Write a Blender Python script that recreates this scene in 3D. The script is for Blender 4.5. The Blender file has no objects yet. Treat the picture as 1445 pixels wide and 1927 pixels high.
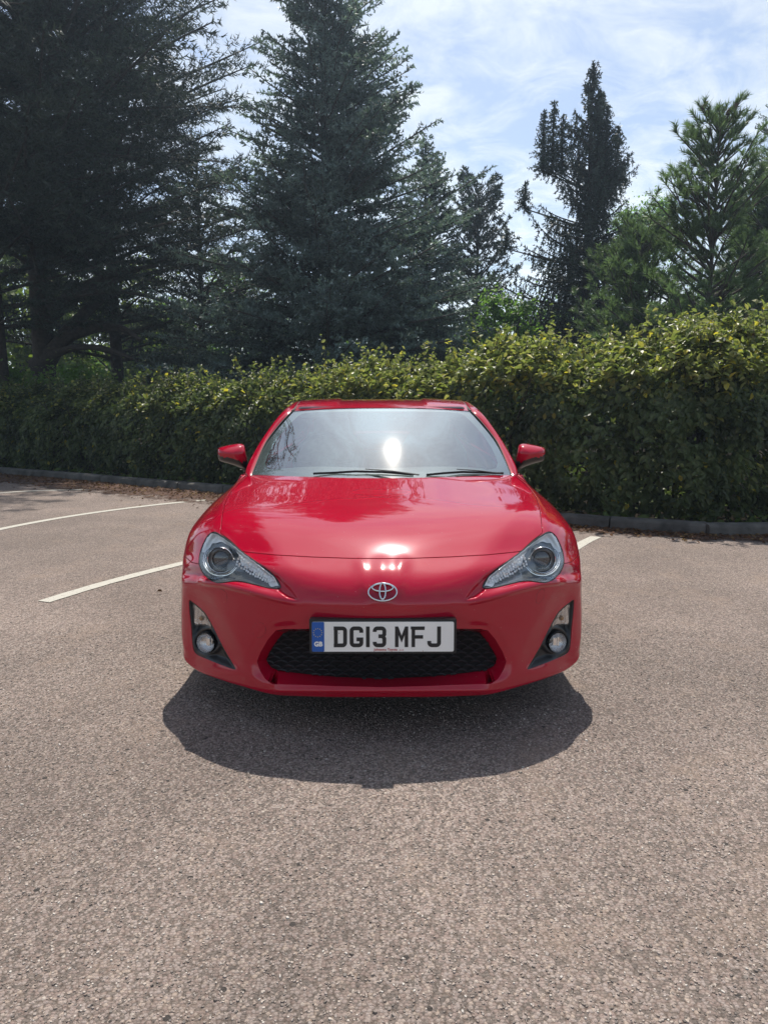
import bpy, bmesh, math, random
import numpy as np
from mathutils import Vector, Matrix
random.seed(7); RG = np.random.default_rng(11)
R_ = math.radians
C = bpy.context.scene.collection
sc = bpy.context.scene

# ------------------------------------------------------------------ camera, world, sun
F, CX, CY, CARX = 1337.0, 722.5, 963.5, 718.0
CAMY, CAMZ, PITCH = -2.53, 1.262, R_(8.65)
YAW = math.atan((CX - CARX) / F)
cam = bpy.data.cameras.new("camera"); camo = bpy.data.objects.new("camera", cam); C.objects.link(camo)
cam.sensor_fit = 'VERTICAL'; cam.sensor_height = 36.0; cam.lens = 36.0 * F / 1927.0
cam.clip_start = 0.05; cam.clip_end = 3000
camo.location = (0, CAMY, CAMZ); camo.rotation_euler = (math.pi/2 - PITCH, 0, -YAW)
sc.camera = camo

SUN_EL, SUN_AZ = R_(60), R_(3.0)          # azimuth: from +Y towards +X
sun = bpy.data.lights.new("sun", 'SUN'); suno = bpy.data.objects.new("sun", sun); C.objects.link(suno)
sun.energy = 5.0; sun.angle = R_(0.53); sun.color = (1.0, 0.94, 0.85)
sd = Vector((math.sin(SUN_AZ)*math.cos(SUN_EL), math.cos(SUN_AZ)*math.cos(SUN_EL), math.sin(SUN_EL)))
suno.rotation_euler = (-sd).to_track_quat('-Z', 'Y').to_euler()

w = bpy.data.worlds.new("World"); sc.world = w; w.use_nodes = True
nt = w.node_tree; nt.nodes.clear()
def N(nt, t, **k):
    n = nt.nodes.new(t)
    for a, b in k.items():
        if a.startswith('i_'): n.inputs[a[2:].replace('_', ' ')].default_value = b
        else: setattr(n, a, b)
    return n
L = lambda nt, a, b: nt.links.new(a, b)
out = N(nt, 'ShaderNodeOutputWorld'); bg = N(nt, 'ShaderNodeBackground'); bg.inputs[1].default_value = 0.125
sky = N(nt, 'ShaderNodeTexSky'); sky.sky_type = 'NISHITA'; sky.sun_disc = False
sky.sun_elevation = SUN_EL; sky.sun_rotation = SUN_AZ; sky.altitude = 50; sky.air_density = 1.0; sky.dust_density = 1.0; sky.ozone_density = 1.3
geo = N(nt, 'ShaderNodeTexCoord'); sep = N(nt, 'ShaderNodeSeparateXYZ'); L(nt, geo.outputs['Generated'], sep.inputs[0])
mx = N(nt, 'ShaderNodeMath', operation='MAXIMUM'); L(nt, sep.outputs[2], mx.inputs[0]); mx.inputs[1].default_value = 0.0
ad = N(nt, 'ShaderNodeMath', operation='ADD'); L(nt, mx.outputs[0], ad.inputs[0]); ad.inputs[1].default_value = 0.30
dx = N(nt, 'ShaderNodeMath', operation='DIVIDE'); L(nt, sep.outputs[0], dx.inputs[0]); L(nt, ad.outputs[0], dx.inputs[1])
dy = N(nt, 'ShaderNodeMath', operation='DIVIDE'); L(nt, sep.outputs[1], dy.inputs[0]); L(nt, ad.outputs[0], dy.inputs[1])
cmb = N(nt, 'ShaderNodeCombineXYZ'); L(nt, dx.outputs[0], cmb.inputs[0]); L(nt, dy.outputs[0], cmb.inputs[1])
mp = N(nt, 'ShaderNodeMapping'); L(nt, cmb.outputs[0], mp.inputs[0]); mp.inputs['Rotation'].default_value = (0, 0, 0.5); mp.inputs['Scale'].default_value = (1.3, 1.7, 1); mp.inputs['Location'].default_value = (3.1, 1.7, 0)
n1 = N(nt, 'ShaderNodeTexNoise'); L(nt, mp.outputs[0], n1.inputs['Vector'])
n1.inputs['Scale'].default_value = 1.35; n1.inputs['Detail'].default_value = 12; n1.inputs['Roughness'].default_value = 0.6; n1.inputs['Distortion'].default_value = 0.5
n2 = N(nt, 'ShaderNodeTexNoise'); L(nt, mp.outputs[0], n2.inputs['Vector'])
n2.inputs['Scale'].default_value = 5.0; n2.inputs['Detail'].default_value = 10; n2.inputs['Roughness'].default_value = 0.66; n2.inputs['Distortion'].default_value = 0.9
nm = N(nt, 'ShaderNodeMath', operation='MULTIPLY_ADD'); L(nt, n2.outputs[0], nm.inputs[0]); nm.inputs[1].default_value = 0.56; 
nm2 = N(nt, 'ShaderNodeMath', operation='MULTIPLY'); L(nt, n1.outputs[0], nm2.inputs[0]); nm2.inputs[1].default_value = 0.64; L(nt, nm2.outputs[0], nm.inputs[2])
cr = N(nt, 'ShaderNodeValToRGB'); L(nt, nm.outputs[0], cr.inputs[0])
cr.color_ramp.elements[0].position = 0.53; cr.color_ramp.elements[0].color = (0.13, 0.13, 0.13, 1)
cr.color_ramp.elements[1].position = 0.70; cr.color_ramp.elements[1].color = (0.82, 0.82, 0.82, 1)
# thin cloud is brighter toward the sun: scale of sky luminance
bw = N(nt, 'ShaderNodeRGBToBW'); L(nt, sky.outputs[0], bw.inputs[0])
cl = N(nt, 'ShaderNodeVectorMath', operation='SCALE'); cl.inputs[0].default_value = (0.95, 1.02, 1.08)
bm_ = N(nt, 'ShaderNodeMath', operation='MULTIPLY_ADD'); L(nt, bw.outputs[0], bm_.inputs[0]); bm_.inputs[1].default_value = 1.25; bm_.inputs[2].default_value = 1.6; L(nt, bm_.outputs[0], cl.inputs['Scale'])
mixc = N(nt, 'ShaderNodeMix', data_type='RGBA'); L(nt, cr.outputs[0], mixc.inputs[0]); L(nt, sky.outputs[0], mixc.inputs[6]); L(nt, cl.outputs[0], mixc.inputs[7])
L(nt, mixc.outputs[2], bg.inputs[0]); L(nt, bg.outputs[0], out.inputs[0])

vs = sc.view_settings; vs.view_transform = 'Standard'; vs.look = 'None'; vs.gamma = 1.0; vs.use_curve_mapping = False; vs.exposure = 0.18
sc.cycles.max_bounces = 8; sc.cycles.diffuse_bounces = 3; sc.cycles.glossy_bounces = 4; sc.cycles.transmission_bounces = 6; sc.cycles.transparent_max_bounces = 12
sc.cycles.caustics_reflective = False; sc.cycles.caustics_refractive = False; sc.cycles.sample_clamp_indirect = 6.0

# ------------------------------------------------------------------ helpers
def ray(px, py):
    a = (px - CX) / F; b = -(py - CY) / F
    v = Vector((a, 1, b)); v.rotate(Matrix.Rotation(-PITCH, 3, 'X')); v.rotate(Matrix.Rotation(-YAW, 3, 'Z')); return v
def at_depth(px, py, y):                 # world point on the plane world-y = y
    v = ray(px, py); t = (y - CAMY) / v.y; return Vector((v.x*t, y, CAMZ + v.z*t))
def on_ground(px, py, z=0.0):
    v = ray(px, py); t = (z - CAMZ) / v.z; return Vector((v.x*t, CAMY + v.y*t, z))
CP, SP = math.cos(PITCH), math.sin(PITCH)
def P(u, py, y):                         # car-symmetric: u pixels from the car's centre line
    b = -(py - CY) / F; D = y - CAMY
    t = D / (CP + b*SP); return (u / F * t, y, CAMZ + t*(b*CP - SP))
def proj(X):                             # -> u, py
    X = np.asarray(X, float); D = X[..., 1]-CAMY; h = X[..., 2]-CAMZ
    dep = D*CP - h*SP; up = D*SP + h*CP
    return np.abs(X[..., 0])/dep*F, CY - up/dep*F

def empty(name, loc=(0, 0, 0), label=None, cat=None, group=None, kind=None, rz=0):
    o = bpy.data.objects.new(name, None); C.objects.link(o); o.location = loc; o.rotation_euler = (0, 0, rz); o.empty_display_size = 0.2
    return tag(o, label, cat, group, kind)
def tag(o, label=None, cat=None, group=None, kind=None):
    if label: o['label'] = label
    if cat: o['category'] = cat
    if group: o['group'] = group
    if kind: o['kind'] = kind
    return o
def link(name, me, mat, parent=None, world=True):
    o = bpy.data.objects.new(name, me); C.objects.link(o)
    if mat is not None and len(me.materials) == 0: me.materials.append(mat)
    if parent is not None:
        o.parent = parent
    return o
def off(parent):
    v = Vector((0, 0, 0)); p = parent
    while p is not None: v = v + p.location; p = p.parent
    return np.array(v)
def npmesh(name, V, Fc, mat, parent=None, smooth=True, normals=None, matidx=None, mats=None, sharp=None):
    V = np.asarray(V, np.float32)
    if parent is not None: V = V - off(parent).astype(np.float32)
    me = bpy.data.meshes.new(name)
    if isinstance(Fc, np.ndarray):
        n, k = Fc.shape
        me.vertices.add(len(V)); me.vertices.foreach_set('co', V.ravel())
        me.loops.add(n*k); me.loops.foreach_set('vertex_index', Fc.ravel().astype(np.int32))
        me.polygons.add(n); me.polygons.foreach_set('loop_start', np.arange(0, n*k, k, dtype=np.int32))
        me.update(calc_edges=True)
    else:
        me.from_pydata([tuple(map(float, v)) for v in V], [], [tuple(int(i) for i in f) for f in Fc]); me.update()
    me.polygons.foreach_set('use_smooth', [bool(smooth)]*len(me.polygons))
    if mats:
        for m in mats: me.materials.append(m)
        if matidx is not None: me.polygons.foreach_set('material_index', np.asarray(matidx, np.int32))
    o = link(name, me, mat if not mats else None, parent)
    if normals is not None:
        me.normals_split_custom_set_from_vertices([tuple(map(float, x)) for x in normals])
    elif sharp is not None and smooth:
        me.set_sharp_from_angle(angle=R_(sharp))
    return o
class MB:
    def __init__(s): s.v = []; s.f = []
    def add(s, V, Fc):
        b = len(s.v); s.v += [tuple(map(float, p)) for p in V]; s.f += [tuple(int(i)+b for i in f) for f in Fc]; return s
    def box(s, c, d, M=None):
        V = [Vector((sx*d[0]/2, sy*d[1]/2, sz*d[2]/2)) for sx in (-1, 1) for sy in (-1, 1) for sz in (-1, 1)]
        if M: V = [M @ v for v in V]
        V = [v + Vector(c) for v in V]
        return s.add(V, [(0, 1, 3, 2), (4, 6, 7, 5), (0, 4, 5, 1), (2, 3, 7, 6), (0, 2, 6, 4), (1, 5, 7, 3)])
    def tube(s, pts, r, n=8, closed=False, cap=True, flat=None):
        pts = [Vector(p) for p in pts]; m = len(pts); rs = r if hasattr(r, '__len__') else [r]*m
        b = len(s.v); up = Vector((0, 0, 1)); prev = None
        for i, p in enumerate(pts):
            a = pts[(i-1) % m] if (closed or i > 0) else p; c = pts[(i+1) % m] if (closed or i < m-1) else p
            d = (c-a); d = d.normalized() if d.length > 1e-9 else Vector((0, 1, 0))
            if prev is None:
                x = d.cross(up if abs(d.z) < .9 else Vector((1, 0, 0))).normalized()
            else: x = (prev - d*prev.dot(d)).normalized()
            prev = x; y = d.cross(x)
            for k in range(n):
                t = 2*math.pi*k/n; q = x*math.cos(t) + y*math.sin(t)
                if flat: q = x*math.cos(t)*flat[0] + y*math.sin(t)*flat[1]
                s.v.append(tuple(p + q*rs[i]))
        for i in range(m if closed else m-1):
            for k in range(n):
                a0 = b+i*n+k; a1 = b+i*n+(k+1) % n; j = (i+1) % m; s.f.append((a0, a1, b+j*n+(k+1) % n, b+j*n+k))
        if cap and not closed:
            s.f.append(tuple(b+k for k in range(n))[::-1]); s.f.append(tuple(b+(m-1)*n+k for k in range(n)))
        return s
    def lathe(s, prof, c, axis=(0, 1, 0), n=32, M=None, cap=True):       # prof: list of (radius, along)
        ax = Vector(axis).normalized(); x = ax.cross(Vector((0, 0, 1)) if abs(ax.z) < .9 else Vector((1, 0, 0))).normalized(); y = ax.cross(x)
        b = len(s.v)
        for r, h in prof:
            for k in range(n):
                t = 2*math.pi*k/n; s.v.append(tuple(Vector(c) + ax*h + (x*math.cos(t)+y*math.sin(t))*r))
        for i in range(len(prof)-1):
            for k in range(n): s.f.append((b+i*n+k, b+i*n+(k+1) % n, b+(i+1)*n+(k+1) % n, b+(i+1)*n+k))
        if cap and prof[0][0] > 1e-5: s.f.append(tuple(b+k for k in range(n))[::-1])
        if cap and prof[-1][0] > 1e-5: s.f.append(tuple(b+(len(prof)-1)*n+k for k in range(n)))
        return s
    def build(s, name, mat, parent=None, smooth=True, sharp=40, recalc=True):
        o = npmesh(name, s.v, s.f, mat, parent, smooth)
        if recalc:
            bm = bmesh.new(); bm.from_mesh(o.data); bmesh.ops.remove_doubles(bm, verts=bm.verts, dist=1e-6); bmesh.ops.recalc_face_normals(bm, faces=bm.faces); bm.to_mesh(o.data); bm.free()
        if smooth: o.data.set_sharp_from_angle(angle=R_(sharp))
        return o

# ------------------------------------------------------------------ materials
def new_mat(name):
    m = bpy.data.materials.new(name); m.use_nodes = True; nt = m.node_tree; nt.nodes.clear()
    o = N(nt, 'ShaderNodeOutputMaterial'); return m, nt, o
def principled(name, col, rough=.5, metal=0, coat=0, coat_rough=.03, spec=.5, noise=None, bump=None, aniso=None):
    m, nt, o = new_mat(name); p = N(nt, 'ShaderNodeBsdfPrincipled'); L(nt, p.outputs[0], o.inputs[0])
    p.inputs['Base Color'].default_value = (*col, 1); p.inputs['Roughness'].default_value = rough; p.inputs['Metallic'].default_value = metal
    p.inputs['Coat Weight'].default_value = coat; p.inputs['Coat Roughness'].default_value = coat_rough; p.inputs['Specular IOR Level'].default_value = spec
    tc = N(nt, 'ShaderNodeTexCoord')
    if noise:      # (scale, amount) colour variation
        n = N(nt, 'ShaderNodeTexNoise'); L(nt, tc.outputs['Object'], n.inputs['Vector']); n.inputs['Scale'].default_value = noise[0]; n.inputs['Detail'].default_value = 6
        mr = N(nt, 'ShaderNodeMapRange'); L(nt, n.outputs[0], mr.inputs[0]); mr.inputs[1].default_value = .3; mr.inputs[2].default_value = .7; mr.inputs[3].default_value = 1-noise[1]; mr.inputs[4].default_value = 1+noise[1]
        vm = N(nt, 'ShaderNodeVectorMath', operation='SCALE'); vm.inputs[0].default_value = col; L(nt, mr.outputs[0], vm.inputs['Scale']); L(nt, vm.outputs[0], p.inputs['Base Color'])
    if bump:
        n = N(nt, 'ShaderNodeTexNoise'); L(nt, tc.outputs['Object'], n.inputs['Vector']); n.inputs['Scale'].default_value = bump[0]; n.inputs['Detail'].default_value = 5
        b = N(nt, 'ShaderNodeBump'); L(nt, n.outputs[0], b.inputs['Height']); b.inputs['Strength'].default_value = bump[1]; b.inputs['Distance'].default_value = bump[2]; L(nt, b.outputs[0], p.inputs['Normal'])
    return m
def glass_mat(name, tint=(.9, .95, .93), k=1.0, rough=.0, f0=.04):
    m, nt, o = new_mat(name)
    lw = N(nt, 'ShaderNodeLayerWeight'); lw.inputs[0].default_value = .5
    pw = N(nt, 'ShaderNodeMath', operation='POWER'); L(nt, lw.outputs['Facing'], pw.inputs[0]); pw.inputs[1].default_value = 5.0
    ma = N(nt, 'ShaderNodeMath', operation='MULTIPLY_ADD', use_clamp=True); L(nt, pw.outputs[0], ma.inputs[0]); ma.inputs[1].default_value = k; ma.inputs[2].default_value = f0*k
    tr = N(nt, 'ShaderNodeBsdfTransparent'); tr.inputs[0].default_value = (*tint, 1)
    gl = N(nt, 'ShaderNodeBsdfGlossy'); gl.inputs['Roughness'].default_value = rough; gl.inputs[0].default_value = (.86, .95, 1, 1)
    mi = N(nt, 'ShaderNodeMixShader'); L(nt, ma.outputs[0], mi.inputs[0]); L(nt, tr.outputs[0], mi.inputs[1]); L(nt, gl.outputs[0], mi.inputs[2]); L(nt, mi.outputs[0], o.inputs[0])
    return m
def leaf_mat(name, cols, trans=.35, rough=.45, spec=.4, pos=None, tcol=1.6, clump=0, lo=.6, hi=1.5):
    m, nt, o = new_mat(name); g = N(nt, 'ShaderNodeNewGeometry'); r = N(nt, 'ShaderNodeValToRGB'); L(nt, g.outputs['Random Per Island'], r.inputs[0])
    e = r.color_ramp.elements; e[0].color = (*cols[0], 1); e[1].color = (*cols[-1], 1)
    ps = pos or [i/(len(cols)-1) for i in range(len(cols))]
    e[0].position = ps[0]; e[-1].position = ps[-1]
    for i in range(1, len(cols)-1):
        q = e.new(ps[i]); q.color = (*cols[i], 1)
    col = r.outputs[0]
    if clump:
        tc = N(nt, 'ShaderNodeTexCoord'); nz = N(nt, 'ShaderNodeTexNoise'); L(nt, tc.outputs['Object'], nz.inputs['Vector']); nz.inputs['Scale'].default_value = clump; nz.inputs['Detail'].default_value = 4
        mr = N(nt, 'ShaderNodeMapRange'); L(nt, nz.outputs[0], mr.inputs[0]); mr.inputs[1].default_value = .38; mr.inputs[2].default_value = .64; mr.inputs[3].default_value = lo; mr.inputs[4].default_value = hi
        vs_ = N(nt, 'ShaderNodeVectorMath', operation='SCALE'); L(nt, col, vs_.inputs[0]); L(nt, mr.outputs[0], vs_.inputs['Scale']); col = vs_.outputs[0]
    p = N(nt, 'ShaderNodeBsdfPrincipled'); L(nt, col, p.inputs['Base Color']); p.inputs['Roughness'].default_value = rough; p.inputs['Specular IOR Level'].default_value = spec
    t = N(nt, 'ShaderNodeBsdfTranslucent'); vm = N(nt, 'ShaderNodeVectorMath', operation='MULTIPLY'); L(nt, col, vm.inputs[0]); vm.inputs[1].default_value = (tcol*1.1, tcol*1.22, tcol*.72); L(nt, vm.outputs[0], t.inputs[0])
    mi = N(nt, 'ShaderNodeMixShader'); mi.inputs[0].default_value = trans; L(nt, p.outputs[0], mi.inputs[1]); L(nt, t.outputs[0], mi.inputs[2]); L(nt, mi.outputs[0], o.inputs[0])
    return m
M = {}
def paint_mat():
    m, nt, o = new_mat('red_paint'); p = N(nt, 'ShaderNodeBsdfPrincipled'); L(nt, p.outputs[0], o.inputs[0])
    p.inputs['Base Color'].default_value = (.42, .0010, .022, 1); p.inputs['Roughness'].default_value = .13
    p.inputs['Coat Weight'].default_value = 1; p.inputs['Coat Roughness'].default_value = .02; p.inputs['Coat IOR'].default_value = 1.6
    p.inputs['Specular IOR Level'].default_value = .03; p.inputs['Specular Tint'].default_value = (1, .35, .42, 1)
    tc = N(nt, 'ShaderNodeTexCoord')
    # road dust: a thin greyish film thicker towards the sills
    n = N(nt, 'ShaderNodeTexNoise'); L(nt, tc.outputs['Object'], n.inputs['Vector']); n.inputs['Scale'].default_value = 5; n.inputs['Detail'].default_value = 8; n.inputs['Roughness'].default_value = .65
    mr2 = N(nt, 'ShaderNodeMapRange'); L(nt, n.outputs[0], mr2.inputs[0]); mr2.inputs[1].default_value = .45; mr2.inputs[2].default_value = .8; mr2.inputs[3].default_value = .0; mr2.inputs[4].default_value = .012; L(nt, mr2.outputs[0], p.inputs['Coat Roughness'])
    # orange peel + slight panel waviness
    n2 = N(nt, 'ShaderNodeTexNoise'); L(nt, tc.outputs['Object'], n2.inputs['Vector']); n2.inputs['Scale'].default_value = 4.0; n2.inputs['Detail'].default_value = 2
    b = N(nt, 'ShaderNodeBump'); L(nt, n2.outputs[0], b.inputs['Height']); b.inputs['Strength'].default_value = .2; b.inputs['Distance'].default_value = .0015; L(nt, b.outputs[0], p.inputs['Coat Normal'])
    v = N(nt, 'ShaderNodeTexVoronoi'); L(nt, tc.outputs['Object'], v.inputs['Vector']); v.inputs['Scale'].default_value = 30
    lt = N(nt, 'ShaderNodeMath', operation='LESS_THAN'); L(nt, v.outputs['Distance'], lt.inputs[0]); lt.inputs[1].default_value = .035
    mc = N(nt, 'ShaderNodeMix', data_type='RGBA'); L(nt, lt.outputs[0], mc.inputs[0]); mc.inputs[6].default_value = (.42, .0010, .022, 1); mc.inputs[7].default_value = (.5, .3, .28, 1)
    L(nt, mc.outputs[2], p.inputs['Base Color'])
    return m
M['paint'] = paint_mat()
M['black'] = principled('black_plastic', (.012, .012, .014), .38, noise=(30, .3), bump=(300, .3, .0005))
M['liner'] = principled('black_liner', (.004, .004, .005), .8)
M['rubber'] = principled('rubber', (.012, .012, .012), .75, noise=(20, .3))
M['chrome'] = principled('chrome', (.80, .81, .83), .07, 1.0)
M['satin'] = principled('lamp_reflector', (.90, .90, .90), .2, .3, bump=(60, .25, .001))
M['signal'] = principled('signal_reflector', (.62, .60, .60), .14, .92, bump=(140, .8, .003))
M['lampdark'] = principled('lamp_housing', (.17, .175, .185), .15, 0.6)
M['lens'] = glass_mat('clear_lamp_lens', (.97, .98, .98), 1.2, .01)
def dusty_glass(name, tint, k, f0):
    m = glass_mat(name, tint, k, .004, f0); nt = m.node_tree; o = [n for n in nt.nodes if n.type == 'OUTPUT_MATERIAL'][0]; src = o.inputs[0].links[0].from_socket
    g2 = N(nt, 'ShaderNodeBsdfGlossy'); g2.inputs['Roughness'].default_value = .08; g2.inputs[0].default_value = (1, .97, .92, 1); df = N(nt, 'ShaderNodeBsdfDiffuse'); df.inputs[0].default_value = (.55, .55, .54, 1)
    tc = N(nt, 'ShaderNodeTexCoord'); n = N(nt, 'ShaderNodeTexNoise'); L(nt, tc.outputs['Object'], n.inputs['Vector']); n.inputs['Scale'].default_value = 3.5; n.inputs['Detail'].default_value = 8
    mr = N(nt, 'ShaderNodeMapRange'); L(nt, n.outputs[0], mr.inputs[0]); mr.inputs[1].default_value = .35; mr.inputs[2].default_value = .7; mr.inputs[3].default_value = .0; mr.inputs[4].default_value = .03
    m1 = N(nt, 'ShaderNodeMixShader'); m1.inputs[0].default_value = .003; L(nt, src, m1.inputs[1]); L(nt, g2.outputs[0], m1.inputs[2])
    m2 = N(nt, 'ShaderNodeMixShader'); L(nt, mr.outputs[0], m2.inputs[0]); L(nt, m1.outputs[0], m2.inputs[1]); L(nt, df.outputs[0], m2.inputs[2]); L(nt, m2.outputs[0], o.inputs[0]); return m
M['glass'] = dusty_glass('windscreen_glass', (.72, .82, .80), 4.2, .045)
M['glass_old'] = glass_mat('windscreen_glass', (.72, .82, .80), 2.6, .018, .045)
M['sideglass'] = glass_mat('side_glass', (.35, .4, .4), 1.6, .0)
M['plate'] = principled('plate_white', (.92, .90, .86), .35, noise=(6, .06))
M['plateblack'] = principled('plate_black', (.01, .01, .012), .4)
M['blue'] = principled('plate_blue', (.01, .10, .42), .35)
M['yellow'] = principled('star_yellow', (.75, .6, .06), .4)
M['redprint'] = principled('print_red', (.5, .03, .03), .4)
M['cabin'] = principled('cabin_trim', (.05, .05, .054), .6, noise=(12, .2))
M['seat'] = principled('seat_fabric', (.13, .13, .14), .85, noise=(30, .3))
M['wheel'] = principled('alloy', (.35, .35, .37), .3, .9)
M['orange'] = principled('amber_bulb', (.35, .20, .10), .3)

# ------------------------------------------------------------------ spline surfaces
def bs_matrix(n, per, mirror0=0):
    """rows = samples, cols = control points. mirror0: 0 = natural start, +1/-1 = phantom is +/-P1 (centre line)"""
    ts = np.linspace(0, n-1, (n-1)*per+1); Bm = np.zeros((len(ts), n))
    for r, t in enumerate(ts):
        i = min(int(t), n-2); s = t-i
        b = [(1-s)**3/6, (3*s**3-6*s*s+4)/6, (-3*s**3+3*s*s+3*s+1)/6, s**3/6]
        for k, wgt in enumerate(b):
            j = i-1+k
            if j < 0:
                if mirror0: Bm[r, 1] += wgt*mirror0
                else: Bm[r, 0] += 2*wgt; Bm[r, 1] -= wgt
            elif j >= n: Bm[r, n-1] += 2*wgt; Bm[r, n-2] -= wgt
            else: Bm[r, j] += wgt
    return Bm
def surf(Dt, per_r, per_c, lam=.75, mirror=True):
    Dt = np.asarray(Dt, float); n, m, _ = Dt.shape; out = []
    Br = bs_matrix(n, per_r)
    for k in range(3):
        mm = (-1 if k == 0 else 1) if mirror else 0
        Bc = bs_matrix(m, per_c, mm); Ir = Br[::per_r]; Ic = Bc[::per_c].copy()
        if k == 0 and mirror: Ic[0, :] = 0; Ic[0, 0] = 1
        if k == 0 and mirror: Bc = Bc.copy()
        Q = np.linalg.solve(Ir, Dt[:, :, k]); Q = np.linalg.solve(Ic, Q.T).T
        Q = lam*Q + (1-lam)*Dt[:, :, k]
        if k == 0 and mirror: Q[:, 0] = 0
        out.append(Br @ Q @ Bc.T)
    S = np.stack(out, -1)
    if mirror: S[:, 0, 0] = 0
    return S
def curve(pts, per=8, lam=1.0):
    pts = np.asarray(pts, float); n = len(pts); B = bs_matrix(n, per); Q = np.linalg.solve(B[::per], pts); return B @ (lam*Q+(1-lam)*pts)
def grid_normals(S):
    du = np.gradient(S, axis=0); dv = np.gradient(S, axis=1); n = np.cross(du, dv); n /= np.linalg.norm(n, axis=-1, keepdims=True)+1e-12; return n
def grid_tris(a, b):
    i = np.arange(a-1)[:, None]; j = np.arange(b-1)[None]; k = i*b+j
    q = np.stack([k, k+1, k+b+1, k+b], -1).reshape(-1, 4); return np.concatenate([q[:, [0, 1, 2]], q[:, [0, 2, 3]]])
def clip(V, Nn, T, s):
    """keep s>0 of the triangle mesh, splitting crossing triangles"""
    s = np.where(np.abs(s) < 1e-9, 1e-9, s); ins = s > 0; c = ins[T].sum(1)
    keep = T[c == 3]; mix = T[(c == 1) | (c == 2)]
    V2 = []; N2 = []; d = {}; nb = len(V); newT = []
    def cut(a, b):
        k = (min(a, b), max(a, b))
        if k in d: return d[k]
        t = s[a]/(s[a]-s[b]); d[k] = nb+len(V2); V2.append(V[a]+(V[b]-V[a])*t); N2.append(Nn[a]+(Nn[b]-Nn[a])*t); return d[k]
    for a, b, cc in mix:
        for _ in range(3):
            if (ins[a] and not ins[b] and not ins[cc]) or (not ins[a] and ins[b] and ins[cc]): break
            a, b, cc = b, cc, a
        if ins[a]: newT.append((a, cut(a, b), cut(a, cc)))
        else:
            p, q = cut(a, b), cut(a, cc); newT += [(p, b, cc), (p, cc, q)]
    if V2: V = np.vstack([V, V2]); Nn = np.vstack([Nn, N2])
    T = np.vstack([keep, np.array(newT, int).reshape(-1, 3)])
    us = np.unique(T); m = np.full(len(V), -1); m[us] = np.arange(len(us)); return V[us], Nn[us], m[T]
def sdf(poly, X, Y):
    """signed distance, positive inside"""
    p = np.asarray(poly, float); q = np.roll(p, -1, 0); d = np.full(X.shape, 1e9); inside = np.zeros(X.shape, bool)
    for (x0, y0), (x1, y1) in zip(p, q):
        ex, ey = x1-x0, y1-y0; t = np.clip(((X-x0)*ex+(Y-y0)*ey)/(ex*ex+ey*ey+1e-12), 0, 1)
        d = np.minimum(d, np.hypot(X-x0-t*ex, Y-y0-t*ey))
        c = ((y0 > Y) != (y1 > Y)) & (X < (x1-x0)*(Y-y0)/(y1-y0+1e-12)+x0); inside ^= c
    return np.where(inside, d, -d)
def dline(poly, X, Y):
    """distance to an open polyline, sign + on its left side"""
    p = np.asarray(poly, float); best = np.full(X.shape, 1e9); sg = np.zeros(X.shape)
    for (x0, y0), (x1, y1) in zip(p[:-1], p[1:]):
        ex, ey = x1-x0, y1-y0; t = np.clip(((X-x0)*ex+(Y-y0)*ey)/(ex*ex+ey*ey), 0, 1)
        dd = np.hypot(X-x0-t*ex, Y-y0-t*ey); c = np.sign(ex*(Y-y0)-ey*(X-x0)); up = dd < best-1e-9; best = np.where(up, dd, best); sg = np.where(up, c, sg)
    return best*sg
def smooth_poly(pts, per=6):
    """closed Catmull-Rom through the points"""
    p = np.asarray(pts, float); n = len(p); o = []
    for i in range(n):
        a, b, c, d = p[i-1], p[i], p[(i+1) % n], p[(i+2) % n]
        for k in range(per):
            t = k/per; o.append(.5*((2*b)+(-a+c)*t+(2*a-5*b+4*c-d)*t*t+(-a+3*b-3*c+d)*t**3))
    return np.array(o)
def sstep(x, a, b):
    t = np.clip((x-a)/(b-a), 0, 1); return t*t*(3-2*t)
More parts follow.
